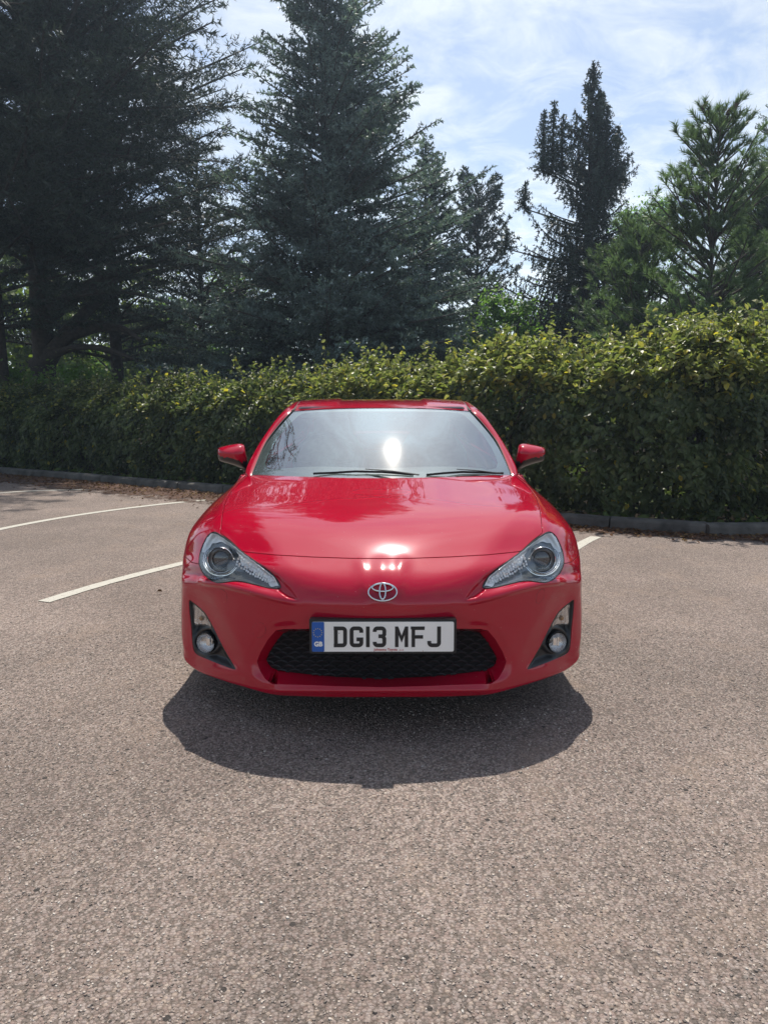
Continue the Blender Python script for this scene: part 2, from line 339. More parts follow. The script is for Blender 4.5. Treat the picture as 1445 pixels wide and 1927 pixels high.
def panel(name, V, Nn, T, mat, parent, mirror='join', flange=.012, side=1, mat2=None):
    """panel mesh with folded edges; mirror 'join' = both halves in one mesh, 'one' = only given side sign"""
    Nn = Nn/(np.linalg.norm(Nn, axis=1, keepdims=True)+1e-12)
    cnt = {}
    for t in T:
        for a, b in ((t[0], t[1]), (t[1], t[2]), (t[2], t[0])):
            k = (a, b) if a < b else (b, a); cnt[k] = 0 if k in cnt else (a, b)
    E = [v for v in cnt.values() if v != 0 and not (abs(V[v[0], 0]) < 1e-5 and abs(V[v[1], 0]) < 1e-5)]
    VV, NN, TT = [V], [Nn], [T]; nb = len(V)
    if flange and E:
        E = np.array(E); us = np.unique(E); m = {a: i for i, a in enumerate(us)}; k = len(us)
        # outward-in-surface direction for edge bevel
        od = np.zeros((k, 3))
        for a, b in E:
            e = V[b]-V[a]; dvec = np.cross(e, Nn[a]); od[m[a]] += dvec; od[m[b]] += dvec
        od /= np.linalg.norm(od, axis=1, keepdims=True)+1e-12
        p1 = V[us]+od*.0012-Nn[us]*.0012; n1 = Nn[us]*.5+od*.85; p2 = V[us]+od*.0012-Nn[us]*flange
        VV += [V[us], p1, p1, p2]; n0 = Nn[us]; NN += [n0, n1, od, od]
        q = []
        for a, b in E:
            i, j = m[a], m[b]
            q += [(nb+i, nb+k+i, nb+k+j), (nb+i, nb+k+j, nb+j), (nb+2*k+i, nb+3*k+i, nb+3*k+j), (nb+2*k+i, nb+3*k+j, nb+2*k+j)]
        q = np.array(q); q = q[:, ::-1]; TT.append(q)
    V = np.vstack(VV); Nn = np.vstack(NN); T = np.vstack(TT)
    if mirror == 'join':
        V2 = V*[-1, 1, 1]; N2 = Nn*[-1, 1, 1]; T = np.vstack([T, T[:, ::-1]+len(V)]); V = np.vstack([V, V2]); Nn = np.vstack([Nn, N2])
    elif side < 0: V = V*[-1, 1, 1]; Nn = Nn*[-1, 1, 1]; T = T[:, ::-1]
    Nn = Nn/(np.linalg.norm(Nn, axis=1, keepdims=True)+1e-12)
    # orient faces with normals
    fn = np.cross(V[T[:, 1]]-V[T[:, 0]], V[T[:, 2]]-V[T[:, 0]]); flip = (fn*Nn[T].sum(1)).sum(1) < 0; T[flip] = T[flip][:, ::-1]
    return npmesh(name, V, T.astype(np.int32), mat, parent, True, normals=Nn)

# ------------------------------------------------------------------ ground
def asphalt_mat():
    m, nt, o = new_mat('asphalt'); p = N(nt, 'ShaderNodeBsdfPrincipled'); L(nt, p.outputs[0], o.inputs[0]); p.inputs['Roughness'].default_value = .85; p.inputs['Specular IOR Level'].default_value = .35
    tc = N(nt, 'ShaderNodeTexCoord')
    warp = N(nt, 'ShaderNodeTexNoise'); L(nt, tc.outputs['Object'], warp.inputs['Vector']); warp.inputs['Scale'].default_value = 60; warp.inputs['Detail'].default_value = 2
    va = N(nt, 'ShaderNodeVectorMath', operation='SCALE'); L(nt, warp.outputs['Color'], va.inputs[0]); va.inputs['Scale'].default_value = .007
    vb = N(nt, 'ShaderNodeVectorMath', operation='ADD'); L(nt, tc.outputs['Object'], vb.inputs[0]); L(nt, va.outputs[0], vb.inputs[1])
    vo = N(nt, 'ShaderNodeTexVoronoi'); L(nt, vb.outputs[0], vo.inputs['Vector']); vo.inputs['Scale'].default_value = 122
    r = N(nt, 'ShaderNodeValToRGB'); L(nt, vo.outputs['Color'], r.inputs[0]); e = r.color_ramp.elements
    e[0].position = 0; e[0].color = (.13, .108, .095, 1); e[1].position = 1; e[1].color = (.50, .45, .40, 1)
    for pos, c in ((.3, (0.190, 0.156, 0.134)), (.5, (0.275, 0.208, 0.180)), (.7, (0.335, 0.278, 0.250)), (.88, (0.390, 0.310, 0.255))): q = e.new(pos); q.color = (*c, 1)
    dr = N(nt, 'ShaderNodeValToRGB'); L(nt, vo.outputs['Distance'], dr.inputs[0]); dr.color_ramp.elements[0].position = .42; dr.color_ramp.elements[0].color = (1, 1, 1, 1); dr.color_ramp.elements[1].position = .85; dr.color_ramp.elements[1].color = (.55, .52, .49, 1)
    mu = N(nt, 'ShaderNodeMix', data_type='RGBA', blend_type='MULTIPLY'); mu.inputs[0].default_value = 1; L(nt, r.outputs[0], mu.inputs[6]); L(nt, dr.outputs[0], mu.inputs[7])
    n1 = N(nt, 'ShaderNodeTexNoise'); L(nt, tc.outputs['Object'], n1.inputs['Vector']); n1.inputs['Scale'].default_value = 1.1; n1.inputs['Detail'].default_value = 7; n1.inputs['Roughness'].default_value = .62
    mr = N(nt, 'ShaderNodeMapRange'); L(nt, n1.outputs[0], mr.inputs[0]); mr.inputs[1].default_value = .3; mr.inputs[2].default_value = .7; mr.inputs[3].default_value = .80; mr.inputs[4].default_value = 1.18
    sc_ = N(nt, 'ShaderNodeVectorMath', operation='SCALE'); L(nt, mu.outputs[2], sc_.inputs[0]); L(nt, mr.outputs[0], sc_.inputs['Scale'])
    # sandy dusty patches
    n2 = N(nt, 'ShaderNodeTexNoise'); L(nt, tc.outputs['Object'], n2.inputs['Vector']); n2.inputs['Scale'].default_value = 2.6; n2.inputs['Detail'].default_value = 9; n2.inputs['Roughness'].default_value = .7
    mr2 = N(nt, 'ShaderNodeMapRange'); L(nt, n2.outputs[0], mr2.inputs[0]); mr2.inputs[1].default_value = .53; mr2.inputs[2].default_value = .72; mr2.inputs[3].default_value = 0; mr2.inputs[4].default_value = .55
    mi = N(nt, 'ShaderNodeMix', data_type='RGBA'); L(nt, mr2.outputs[0], mi.inputs[0]); L(nt, sc_.outputs[0], mi.inputs[6]); mi.inputs[7].default_value = (.29, .215, .165, 1); 
    n4 = N(nt, 'ShaderNodeTexVoronoi'); L(nt, tc.outputs['Object'], n4.inputs['Vector']); n4.inputs['Scale'].default_value = 9; n5 = N(nt, 'ShaderNodeMath', operation='LESS_THAN'); L(nt, n4.outputs['Distance'], n5.inputs[0]); n5.inputs[1].default_value = .075
    pit = N(nt, 'ShaderNodeMix', data_type='RGBA'); L(nt, n5.outputs[0], pit.inputs[0]); L(nt, mi.outputs[2], pit.inputs[6]); pit.inputs[7].default_value = (.055, .047, .042, 1)
    n6 = N(nt, 'ShaderNodeTexNoise'); L(nt, tc.outputs['Object'], n6.inputs['Vector']); n6.inputs['Scale'].default_value = .33; n6.inputs['Detail'].default_value = 9; n6.inputs['Roughness'].default_value = .6
    m6 = N(nt, 'ShaderNodeMapRange'); L(nt, n6.outputs[0], m6.inputs[0]); m6.inputs[1].default_value = .32; m6.inputs[2].default_value = .68; m6.inputs[3].default_value = .84; m6.inputs[4].default_value = 1.12
    s6 = N(nt, 'ShaderNodeVectorMath', operation='SCALE'); L(nt, pit.outputs[2], s6.inputs[0]); L(nt, m6.outputs[0], s6.inputs['Scale']); L(nt, s6.outputs[0], p.inputs['Base Color'])
    fn = N(nt, 'ShaderNodeTexNoise'); L(nt, tc.outputs['Object'], fn.inputs['Vector']); fn.inputs['Scale'].default_value = 420; fn.inputs['Detail'].default_value = 3
    h = N(nt, 'ShaderNodeMath', operation='MULTIPLY_ADD'); L(nt, vo.outputs['Distance'], h.inputs[0]); h.inputs[1].default_value = -1.1; L(nt, fn.outputs[0], h.inputs[2])
    h2 = N(nt, 'ShaderNodeMath', operation='MULTIPLY_ADD'); L(nt, vo.outputs['Color'], h2.inputs[0]); h2.inputs[1].default_value = .7; L(nt, h.outputs[0], h2.inputs[2])
    b = N(nt, 'ShaderNodeBump'); L(nt, h2.outputs[0], b.inputs['Height']); b.inputs['Strength'].default_value = .9; b.inputs['Distance'].default_value = .0045; L(nt, b.outputs[0], p.inputs['Normal'])
    return m
M['asphalt'] = asphalt_mat()
def chip_mat():
    m, nt, o = new_mat('chippings'); g = N(nt, 'ShaderNodeNewGeometry'); r = N(nt, 'ShaderNodeValToRGB'); L(nt, g.outputs['Random Per Island'], r.inputs[0]); e = r.color_ramp.elements
    e[0].position = 0; e[0].color = (.12, .10, .088, 1); e[1].position = 1; e[1].color = (.52, .48, .43, 1)
    for pos, c in ((.2, (0.170, 0.142, 0.122)), (.45, (0.260, 0.205, 0.170)), (.75, (.30, .255, .225)), (.92, (0.410, 0.340, 0.285))): q = e.new(pos); q.color = (*c, 1)
    p = N(nt, 'ShaderNodeBsdfPrincipled'); L(nt, r.outputs[0], p.inputs['Base Color']); p.inputs['Roughness'].default_value = .7; L(nt, p.outputs[0], o.inputs[0]); return m
M['chip'] = chip_mat()
soil = principled('soil', (.022, .018, .013), 1.0, spec=.05, noise=(3, .5), bump=(25, .8, .03))
# verge (land) under everything
def sheet(name, ring, z, mat, kind='structure'):
    o = npmesh(name, [(x, y, z) for x, y in ring], [tuple(range(len(ring)))], mat, None, False); tag(o, kind=kind); return o
g_ = sheet('ground', [(-160, -160), (160, -160), (160, 160), (-160, 160)], -.03, soil)
tag(g_, 'dark leaf-littered soil spreading under the hedge and trees')
KC = np.array([(-34, 27.5), (-20, 18.6)]+[tuple(on_ground(px, py)[:2]) for px, py in ((0, 892), (137, 902.6), (274, 916), (396, 926))]+[tuple(on_ground(px, py)[:2]) for px, py in ((1061.6, 989), (1215.6, 999.3), (1338.8, 1007.5), (1443.5, 1015))]+[(6.0, 5.35), (10, 2.6), (14, -.5)])
kl = np.concatenate([[0], np.cumsum(np.hypot(*np.diff(KC, axis=0).T))]); ks = np.arange(0, kl[-1], .1); KP = np.stack([np.interp(ks, kl, KC[:, k]) for k in range(2)], 1)
kw = np.hanning(29); kw /= kw.sum(); KP = np.stack([np.convolve(np.pad(KP[:, k], 14, 'edge'), kw, 'valid') for k in range(2)], 1)
cl_ = np.concatenate([[0], np.cumsum(np.hypot(*np.diff(KP, axis=0).T))])
def kpt(s): return np.array([np.interp(s, cl_, KP[:, 0]), np.interp(s, cl_, KP[:, 1])])
def knm(s): d = kpt(s+.15)-kpt(s-.15); d /= np.hypot(*d); return np.array([-d[1], d[0]]), d     # normal pointing away from the car park (+y side)
road = sheet('road', [tuple(q) for q in KP]+[(40, -20), (40, -60), (-60, -60), (-60, 40)], 0, M['asphalt']); tag(road, 'coarse pinkish grey asphalt car park surface')
# kerb stones
kst = principled('kerb_concrete', (.085, .080, .072), .9, noise=(6, .55), bump=(60, .9, .008))
kerb = empty('kerb', (0, 0, 0), kind='structure'); s = 0; idx = 0
while s < cl_[-1]-1:
    ln = .905; q = kpt(s+ln/2); nv, dv = knm(s+ln/2)
    if abs(q[0]) < 12 and q[1] > 2:
        V = []
        prof = [(0, -.02), (0.012, .070+RG.uniform(-.004, .004)), (.022, .092), (.045, .104), (.15, .108), (.155, .0)]
        ns = 4
        for t in np.linspace(-ln/2+.006, ln/2-.006, ns):
            for a, z in prof:
                cc = q+dv*t+nv*(a+RG.uniform(-.001, .001)); V.append((cc[0], cc[1], z+RG.uniform(-.0015, .0015)))
        k = len(prof); Fc = [(i*k+j, i*k+j+1, (i+1)*k+j+1, (i+1)*k+j) for i in range(ns-1) for j in range(k-1)]+[tuple(range(k)), tuple(range((ns-1)*k, ns*k))[::-1]]
        npmesh('kerb_stone', V, Fc, kst, kerb, True, sharp=50)
    s += ln+.004
# painted bay lines
pm, nt, o = new_mat('line_paint'); p = N(nt, 'ShaderNodeBsdfPrincipled'); tc = N(nt, 'ShaderNodeTexCoord'); v = N(nt, 'ShaderNodeTexVoronoi'); L(nt, tc.outputs['Object'], v.inputs['Vector']); v.inputs['Scale'].default_value = 105
n = N(nt, 'ShaderNodeTexNoise'); L(nt, tc.outputs['Object'], n.inputs['Vector']); n.inputs['Scale'].default_value = 45; n.inputs['Detail'].default_value = 6; n.inputs['Roughness'].default_value = .75
mr = N(nt, 'ShaderNodeMapRange'); L(nt, n.outputs[0], mr.inputs[0]); mr.inputs[1].default_value = .57; mr.inputs[2].default_value = .63
mi = N(nt, 'ShaderNodeMix', data_type='RGBA'); L(nt, mr.outputs[0], mi.inputs[0]); mi.inputs[6].default_value = (.47, .45, .39, 1); mi.inputs[7].default_value = (.22, .19, .165, 1); L(nt, mi.outputs[2], p.inputs['Base Color']); p.inputs['Roughness'].default_value = .8
b = N(nt, 'ShaderNodeBump'); L(nt, v.outputs['Distance'], b.inputs['Height']); b.invert = True; b.inputs['Strength'].default_value = .6; b.inputs['Distance'].default_value = .003; L(nt, b.outputs[0], p.inputs['Normal']); L(nt, p.outputs[0], o.inputs[0])
def line(pts, width, lab):
    c = curve([tuple(on_ground(*q))[:2] if len(q) == 2 else q[:2] for q in pts], 10); V = []
    for i, q in enumerate(c):
        d = c[min(i+1, len(c)-1)]-c[max(i-1, 0)]; d = d/np.hypot(*d); nn = np.array([-d[1], d[0]]); w_ = width/2+RG.uniform(-.002, .002); V += [(*(q+nn*w_), .004), (*(q-nn*w_), .004)]
    tag(npmesh('bay_line', V, [(2*i, 2*i+1, 2*i+3, 2*i+2) for i in range(len(c)-1)], pm, None, False), lab, kind='structure')
a_ = on_ground(1106, 1021.5); b_ = on_ground(1084, 1031); dd = (b_-a_).normalized()
line([(1121, 1010.5), (1103, 1019), (1085, 1029.5), (1050, 1052)], .10, 'short end of white bay line showing beside the car\'s left wing')
line([(83, 1133), (213, 1094), (342, 1061), (430, 1040)], .10, 'white bay line meeting the car\'s right front wing')
line([(-140, 1030), (0, 996.5), (152, 969), (304, 949.3), (402, 940.3), (460, 936)], .10, 'long white bay line in front of the left kerb')
line([(-120, 938), (0, 928), (90, 923.2), (178, 921.3)], .10, 'farthest white bay line at the left edge by the kerb')
# loose and set chippings standing proud of the surface near the viewer
n = 25000; xs = RG.uniform(-1.9, 1.9, n*2); ys = CAMY+1.15+ (RG.uniform(0, 1, n*2)**1.5)*2.7
ok = np.abs(xs) < (ys-CAMY)*.60+.1; xs, ys = xs[ok][:n], ys[ok][:n]; n = len(xs)
rad = RG.uniform(.0023, .0050, n)*(1+.35*(RG.random(n) > .93)); ang = RG.uniform(0, 6.28, n); asp = RG.uniform(.6, 1, n); hh = rad*RG.uniform(.25, .6, n)
k6 = 5; th = np.arange(k6)/k6*2*math.pi
jit = RG.uniform(.75, 1.2, (n, k6)); X = rad[:, None]*jit*np.cos(th)[None]; Y = rad[:, None]*asp[:, None]*jit*np.sin(th)[None]
ca, sa = np.cos(ang)[:, None], np.sin(ang)[:, None]; X, Y = X*ca-Y*sa, X*sa+Y*ca
tx, ty = RG.uniform(-.35, .35, (2, n, 1))
base = np.stack([xs[:, None]+X, ys[:, None]+Y, np.full_like(X, -.0005)], -1); topr = np.stack([xs[:, None]+X*.72, ys[:, None]+Y*.72, hh[:, None]*(1)+X*tx*.7+Y*ty*.7], -1)
V = np.concatenate([base, topr], 1).reshape(-1, 3); o_ = np.arange(n)[:, None]*10
tris = []
for i in range(5):
    j = (i+1) % 5; tris += [(i, j, 5+j), (i, 5+j, 5+i)]
tris += [(5, 6, 7), (5, 7, 8), (5, 8, 9)]; tr = np.array(tris); T = (o_[:, :, None]+tr[None]).reshape(-1, 3)
tag(npmesh('asphalt_chippings', V, T.astype(np.int32), M['chip'], None, False), 'coarse stone chippings set in the asphalt in the foreground', 'gravel', kind='stuff')
# leaf litter along the kerb
def leaves_mesh(Pc, Nn, size, rng, fold=.25, asp=.6, dirs=None, curl=0.0):
    """quads-pairs leaf with centre fold: 6 verts 4 tris"""
    n = len(Pc); r = rng.normal(size=(n, 3)) if dirs is None else dirs; Nn = Nn/np.linalg.norm(Nn, axis=1, keepdims=True)
    t = r-(r*Nn).sum(1, keepdims=True)*Nn; t /= np.linalg.norm(t, axis=1, keepdims=True)+1e-9; b = np.cross(Nn, t); s = size[:, None]
    p0 = Pc-t*s*.5; p1 = Pc+t*s*.5-Nn*s*curl; m1 = Pc-t*s*.12-Nn*s*fold*.5*0; l1 = Pc-t*s*.1+b*s*asp*.5+Nn*s*fold*.3; r1 = Pc-t*s*.1-b*s*asp*.5+Nn*s*fold*.3
    l2 = Pc+t*s*.25+b*s*asp*.36+Nn*s*(fold*.25-curl*.3); r2 = Pc+t*s*.25-b*s*asp*.36+Nn*s*(fold*.25-curl*.3)
    V = np.stack([p0, l1, l2, p1, r2, r1], 1).reshape(-1, 3); o = np.arange(n)[:, None, None]*6; F4 = np.array([(0, 1, 2), (0, 2, 3), (0, 3, 4), (0, 4, 5)])[None]
    return V, (o+F4).reshape(-1, 3)
n = 5200; ss = RG.uniform(2, cl_[-1]-2, n*3); Pn = np.array([kpt(s_) for s_ in ss]); Nv = np.array([knm(s_)[0] for s_ in ss])
dk = np.abs(RG.normal(0, .22, n*3))+.01; near = Pn[:, 0] > 0; dk *= np.where(near, .8, 1.9); Q = Pn-Nv*dk[:, None]
ok = (np.abs(Q[:, 0]) < 11)&(Q[:, 1] > 3); Q = Q[ok]; n = len(Q)
NN = np.stack([RG.normal(0, .35, n), RG.normal(0, .35, n), np.ones(n)], 1)
V, T = leaves_mesh(np.stack([Q[:, 0], Q[:, 1], RG.uniform(.006, .02, n)], 1), NN, RG.uniform(.015, .055, n), RG, .5)
tag(npmesh('leaf_litter', V, T.astype(np.int32), leaf_mat('dry_leaf', [(.06, .028, .015), (.13, .06, .03), (.09, .045, .02), (.22, .14, .06)], .1, .8, .2), None, False), 'brown dry leaves and needles drifted along the kerb', 'leaf litter', kind='stuff')
# brown needle film on the asphalt by the kerb
nm_, nt, o = new_mat('needle_litter'); p = N(nt, 'ShaderNodeBsdfPrincipled'); p.inputs['Roughness'].default_value = .95; tc = N(nt, 'ShaderNodeTexCoord'); n_ = N(nt, 'ShaderNodeTexNoise'); L(nt, tc.outputs['Object'], n_.inputs['Vector']); n_.inputs['Scale'].default_value = 30; n_.inputs['Detail'].default_value = 8; n_.inputs['Roughness'].default_value = .8
cr = N(nt, 'ShaderNodeValToRGB'); L(nt, n_.outputs[0], cr.inputs[0]); cr.color_ramp.elements[0].position = .35; cr.color_ramp.elements[0].color = (.035, .018, .012, 1); cr.color_ramp.elements[1].position = .68; cr.color_ramp.elements[1].color = (.15, .075, .045, 1); L(nt, cr.outputs[0], p.inputs['Base Color'])
uvn = N(nt, 'ShaderNodeAttribute'); uvn.attribute_name = 'across'; n3 = N(nt, 'ShaderNodeTexNoise'); L(nt, tc.outputs['Object'], n3.inputs['Vector']); n3.inputs['Scale'].default_value = 3.5; n3.inputs['Detail'].default_value = 10; n3.inputs['Roughness'].default_value = .75
ad = N(nt, 'ShaderNodeMath', operation='ADD'); L(nt, uvn.outputs['Fac'], ad.inputs[0]); L(nt, n3.outputs[0], ad.inputs[1]); ml = N(nt, 'ShaderNodeMapRange'); L(nt, ad.outputs[0], ml.inputs[0]); ml.inputs[1].default_value = .86; ml.inputs[2].default_value = .98
tr = N(nt, 'ShaderNodeBsdfTransparent'); mi = N(nt, 'ShaderNodeMixShader'); L(nt, ml.outputs[0], mi.inputs[0]); L(nt, p.outputs[0], mi.inputs[1]); L(nt, tr.outputs[0], mi.inputs[2]); L(nt, mi.outputs[0], o.inputs[0])
V = []; at_ = []; S_ = np.arange(8, cl_[-1]-3, .3)
for s_ in S_:
    q = kpt(s_); nv, _ = knm(s_); wd = 1.35 if q[0] < -1 else .5
    V += [(*q, .006), (*(q-nv*wd), .006)]; at_ += [0.08, .68]
lit = npmesh('needle_litter', V, [(2*i, 2*i+1, 2*i+3, 2*i+2) for i in range(len(S_)-1)], nm_, None, False); at = lit.data.attributes.new('across', 'FLOAT', 'POINT'); at.data.foreach_set('value', at_)
tag(lit, 'reddish brown fallen needle film along the foot of the kerb', 'needle litter', kind='stuff')
# a few lone leaves on the open asphalt
lm = leaf_mat('loose_leaf', [(.10, .06, .035), (.16, .10, .05)], .1, .8, .2)
for px, py, sz, lab in ((301, 1118, .04, 'small curled brown leaf lying on the asphalt left of the headlight'), (300, 921, .10, 'pale yellow leaf lying by the far left kerb'), (1223, 1558, .0, '')):
    if not sz: continue
    q = on_ground(px, py); V, T = leaves_mesh(np.array([[q.x, q.y, .018]]), np.array([[.3, -.4, 1.]]), np.array([sz]), RG, .9)
    tag(npmesh('fallen_leaf', V, T.astype(np.int32), lm, None, False), lab, 'leaf')

# low green ground cover behind the kerb
n = 15000; ss = RG.uniform(2, cl_[-1]-2, n); Pn = np.array([kpt(s_) for s_ in ss]); Nv = np.array([knm(s_)[0] for s_ in ss]); dk = .2+7*RG.random(n)**1.6; Q = Pn+Nv*dk[:, None]; ok = (np.abs(Q[:, 0]) < 14)&(Q[:, 1] > 2); Q = Q[ok]; n = len(Q)
V, T = leaves_mesh(np.stack([Q[:, 0], Q[:, 1], RG.uniform(-.02, .12, n)], 1), np.stack([RG.normal(0, .5, n), RG.normal(0, .5, n), np.ones(n)], 1), RG.uniform(.06, .13, n), RG, .3)
tag(npmesh('ground_cover', V, T.astype(np.int32), leaf_mat('ground_cover_leaves', [(.05, .08, .02), (.09, .13, .03), (.05, .04, .02)], .3, .6, .3), None, False), 'low green weeds and ivy growing behind the kerb under the hedge', 'ground cover', kind='stuff')
# thin volume added as a stand-in for bluish lens flare
hz = bpy.data.materials.new('flare_volume'); hz.use_nodes = True; nt = hz.node_tree; nt.nodes.clear(); o = N(nt, 'ShaderNodeOutputMaterial'); pv = N(nt, 'ShaderNodeVolumePrincipled'); pv.inputs['Density'].default_value = .0017; pv.inputs['Color'].default_value = (.62, .80, 1, 1); pv.inputs['Anisotropy'].default_value = .5; L(nt, pv.outputs[0], o.inputs['Volume'])
hb_ = MB(); hb_.box((0, 0, 10.98), (316, 316, 24.0)); ho = hb_.build('flare_veil', hz, None, False); ho['kind'] = 'stuff'; ho['label'] = 'thin pale volume standing in for lens flare'; ho['category'] = 'flare_veil'

# ------------------------------------------------------------------ the red coupe
car = empty('parked_car', (0, 1.6, 0), 'glossy red two-door sports coupe parked nose-on with its bonnet towards the viewer', 'car')
UU = [0, 60, 120, 170, 205, 250, 295, 330, 355, 368, 376]; YY = [0, .005, .02, .045, .075, .125, .20, .28, .36, .405, .455]
Yp = lambda u: float(np.interp(u, UU, YY))
rows = []
def row(us, pys, ys=None, dy=0.0, th=0):
    if ys is None: ys = [Yp(u)+dy for u in us]
    r = [P(u, p, y) for u, p, y in zip(us, pys, ys)]
    a = R_(th); arch = (.876, .885-.35*math.cos(a), .31+.35*math.sin(a)); l = r[-1]
    md = (min(.884, max(l[0]+.003, arch[0]+.003)), (l[1]+arch[1])/2, (l[2]+arch[2])/2)
    rows.append(r+[md, arch])
row([0, 50, 105, 160, 205, 250, 290, 325, 350, 362, 368], [1313, 1313, 1313, 1311, 1308, 1296, 1284, 1272, 1262, 1252, 1243], dy=.02, th=-22)
row([0, 50, 105, 160, 205, 252, 294, 330, 354, 366, 372], [1303, 1303, 1302, 1301, 1297, 1285, 1273, 1260, 1250, 1240, 1229], th=-19)
row([0, 50, 105, 160, 205, 254, 298, 333, 357, 368, 374], [1293, 1293, 1292, 1289, 1284, 1268, 1254, 1242, 1232, 1222, 1212], th=-14)
row([0, 50, 105, 160, 207, 256, 300, 335, 359, 371, 376], [1262, 1262, 1260, 1256, 1250, 1240, 1228, 1217, 1208, 1200, 1192], dy=.006, th=-5)
row([0, 50, 105, 160, 207, 256, 300, 335, 359, 371, 376.5], [1225, 1225, 1224, 1222, 1218, 1210, 1201, 1192, 1184, 1178, 1172], dy=.008, th=5)
row([0, 50, 105, 160, 205, 256, 300, 335, 359, 371, 376.5], [1188, 1188, 1187, 1186, 1183, 1178, 1171, 1164, 1157, 1152, 1148], dy=.006, th=16)
row([0, 50, 108, 162, 203, 254, 300, 335, 359, 370, 376], [1163, 1163, 1162, 1160, 1156, 1148, 1139, 1131, 1126, 1124, 1122], dy=.002, th=26)
row([0, 50, 110, 163, 200, 250, 299, 335, 358, 369, 376], [1142, 1142, 1141.5, 1136, 1128, 1114, 1101, 1097, 1096, 1096, 1096], th=36)
row([0, 50, 110, 165, 200, 240, 280, 316, 345, 363, 375], [1118, 1117, 1114, 1108, 1104, 1099, 1093, 1088, 1082, 1080, 1080], [.02, .022, .035, .065, .10, .15, .215, .29, .37, .44, .50], th=43)
row([0, 50, 110, 165, 205, 245, 288, 320, 345, 363, 374.5], [1085, 1085, 1082, 1076, 1070, 1066, 1063, 1062, 1062, 1063, 1064], [.086, .088, .100, .122, .147, .19, .25, .32, .40, .47, .55], th=51)
row([0, 50, 110, 165, 215, 258, 295, 322, 345, 361, 373], [1052, 1051.5, 1050, 1046.5, 1043, 1039, 1037, 1037, 1039, 1042, 1046], [.185, .187, .20, .22, .245, .285, .335, .40, .47, .54, .61], th=62)
row([0, 50, 110, 165, 220, 268, 303, 325, 345, 358, 366], [1010, 1010, 1009, 1008, 1006, 1004, 1002, 1003, 1005, 1009, 1014], [.33, .332, .34, .355, .37, .40, .44, .49, .56, .62, .68], th=75)
row([0, 50, 105, 160, 215, 262, 300, 318, 334, 344, 351], [970, 970, 969.5, 968.5, 967, 966.5, 967, 970, 975, 980, 985], [.53, .53, .535, .54, .55, .565, .60, .65, .70, .75, .79], th=88)
row([0, 48, 100, 155, 205, 250, 290, 300, 309, 315, 318], [935, 935, 935, 934.5, 934.5, 935, 938, 940, 943, 945.5, 948], [.80, .80, .80, .81, .82, .84, .88, .92, .96, 1.0, 1.04], th=106)
row([0, 46, 95, 145, 192, 235, 272, 278, 282, 284.5, 286], [910, 910, 910, 910, 910, 910.5, 913, 915, 917, 919, 922], [1.03, 1.03, 1.035, 1.045, 1.06, 1.09, 1.15, 1.18, 1.2, 1.23, 1.26], th=132)
row([0, 43, 90, 137, 180, 217, 246, 249.5, 252, 254, 255.5], [896, 896, 895.5, 895, 894, 893, 892, 891.5, 891, 890.5, 892], [1.17, 1.17, 1.18, 1.2, 1.24, 1.3, 1.37, 1.39, 1.41, 1.43, 1.46], th=166)
r0 = [(p[0]*.97, p[1]+.10, p[2]-.004) for p in rows[0][:-2]] + [(p[0]-.03, p[1], p[2]-.004) for p in rows[0][-2:]]
NET = np.array([r0]+rows, float)
PR, PC = 12, 12
S = surf(NET, PR, PC, .8)
nr, ncol = S.shape[:2]
U, V_ = proj(S); JJ = np.broadcast_to(np.linspace(0, NET.shape[1]-1, ncol)[None], (nr, ncol)); II = np.broadcast_to(np.linspace(0, NET.shape[0]-1, nr)[:, None], (nr, ncol))
vis = sstep(JJ, 10.6, 10.2)
# pressed-in form: badge mound, bonnet plateau, flank folds, tow/washer covers
nrm = grid_normals(S)
if nrm[nr//2, 2, 1] > 0: nrm = -nrm
def push(amount): 
    global S
    a = np.pad(amount*np.ones(S.shape[:2]), 3, 'edge'); k = np.array([1, 6, 15, 20, 15, 6, 1])/64.
    a = sum(k[i]*a[i:i+a.shape[0]-6, :] for i in range(7)); a = sum(k[i]*a[:, i:i+a.shape[1]-6] for i in range(7)); S = S + nrm*a[..., None]
d = sdf(smooth_poly([(0, 1004), (26, 1012), (40, 1045), (40, 1080), (36, 1108), (24, 1130), (0, 1137), (-24, 1130), (-36, 1108), (-40, 1080), (-40, 1045), (-26, 1012)], 5), U, V_)
push(.0045*sstep(d, -7, 7)*sstep(V_, 1040, 1085)+.0036*np.exp(-(d/9.)**2)*sstep(V_, 1046, 1062)*sstep(V_, 1128, 1100)+.002*np.exp(-(U/12.)**2)*sstep(V_, 1046, 1060)*sstep(V_, 1105, 1085))
go_ = sdf([(0, 1183), (157, 1183), (185, 1183.5), (199.4, 1186), (214, 1203), (228, 1227), (235, 1245), (229, 1262), (219, 1278), (206, 1300), (-80, 1300), (-80, 1183)], U, V_)
push(-.014*sstep(go_, -20, 2)*sstep(U, 120, 185)*sstep(V_, 1290, 1265))
pl = dline([(262, 915), (262, 950), (240, 1000), (205, 1045), (165, 1088), (110, 1103), (0, 1108)], U, V_)
push(.0080*sstep(pl, -26, 16)*vis*sstep(V_, 925, 1010)*(1-.8*sstep(V_, 1103, 1150)))
fo = dline([(336, 1060), (322, 1105), (304, 1150), (280, 1195), (262, 1232), (252, 1262), (248, 1275)], U, V_)       # + on the inner side
push(-.013*sstep(-fo, -8, 28)*vis*sstep(V_, 1098, 1135)*sstep(V_, 1272, 1240)*sstep(U, 372, 350))
cd = dline([(0, 1142), (110, 1141.5), (163, 1136), (200, 1128), (250, 1114), (299, 1101.5), (335, 1098), (376, 1097)], U, V_)
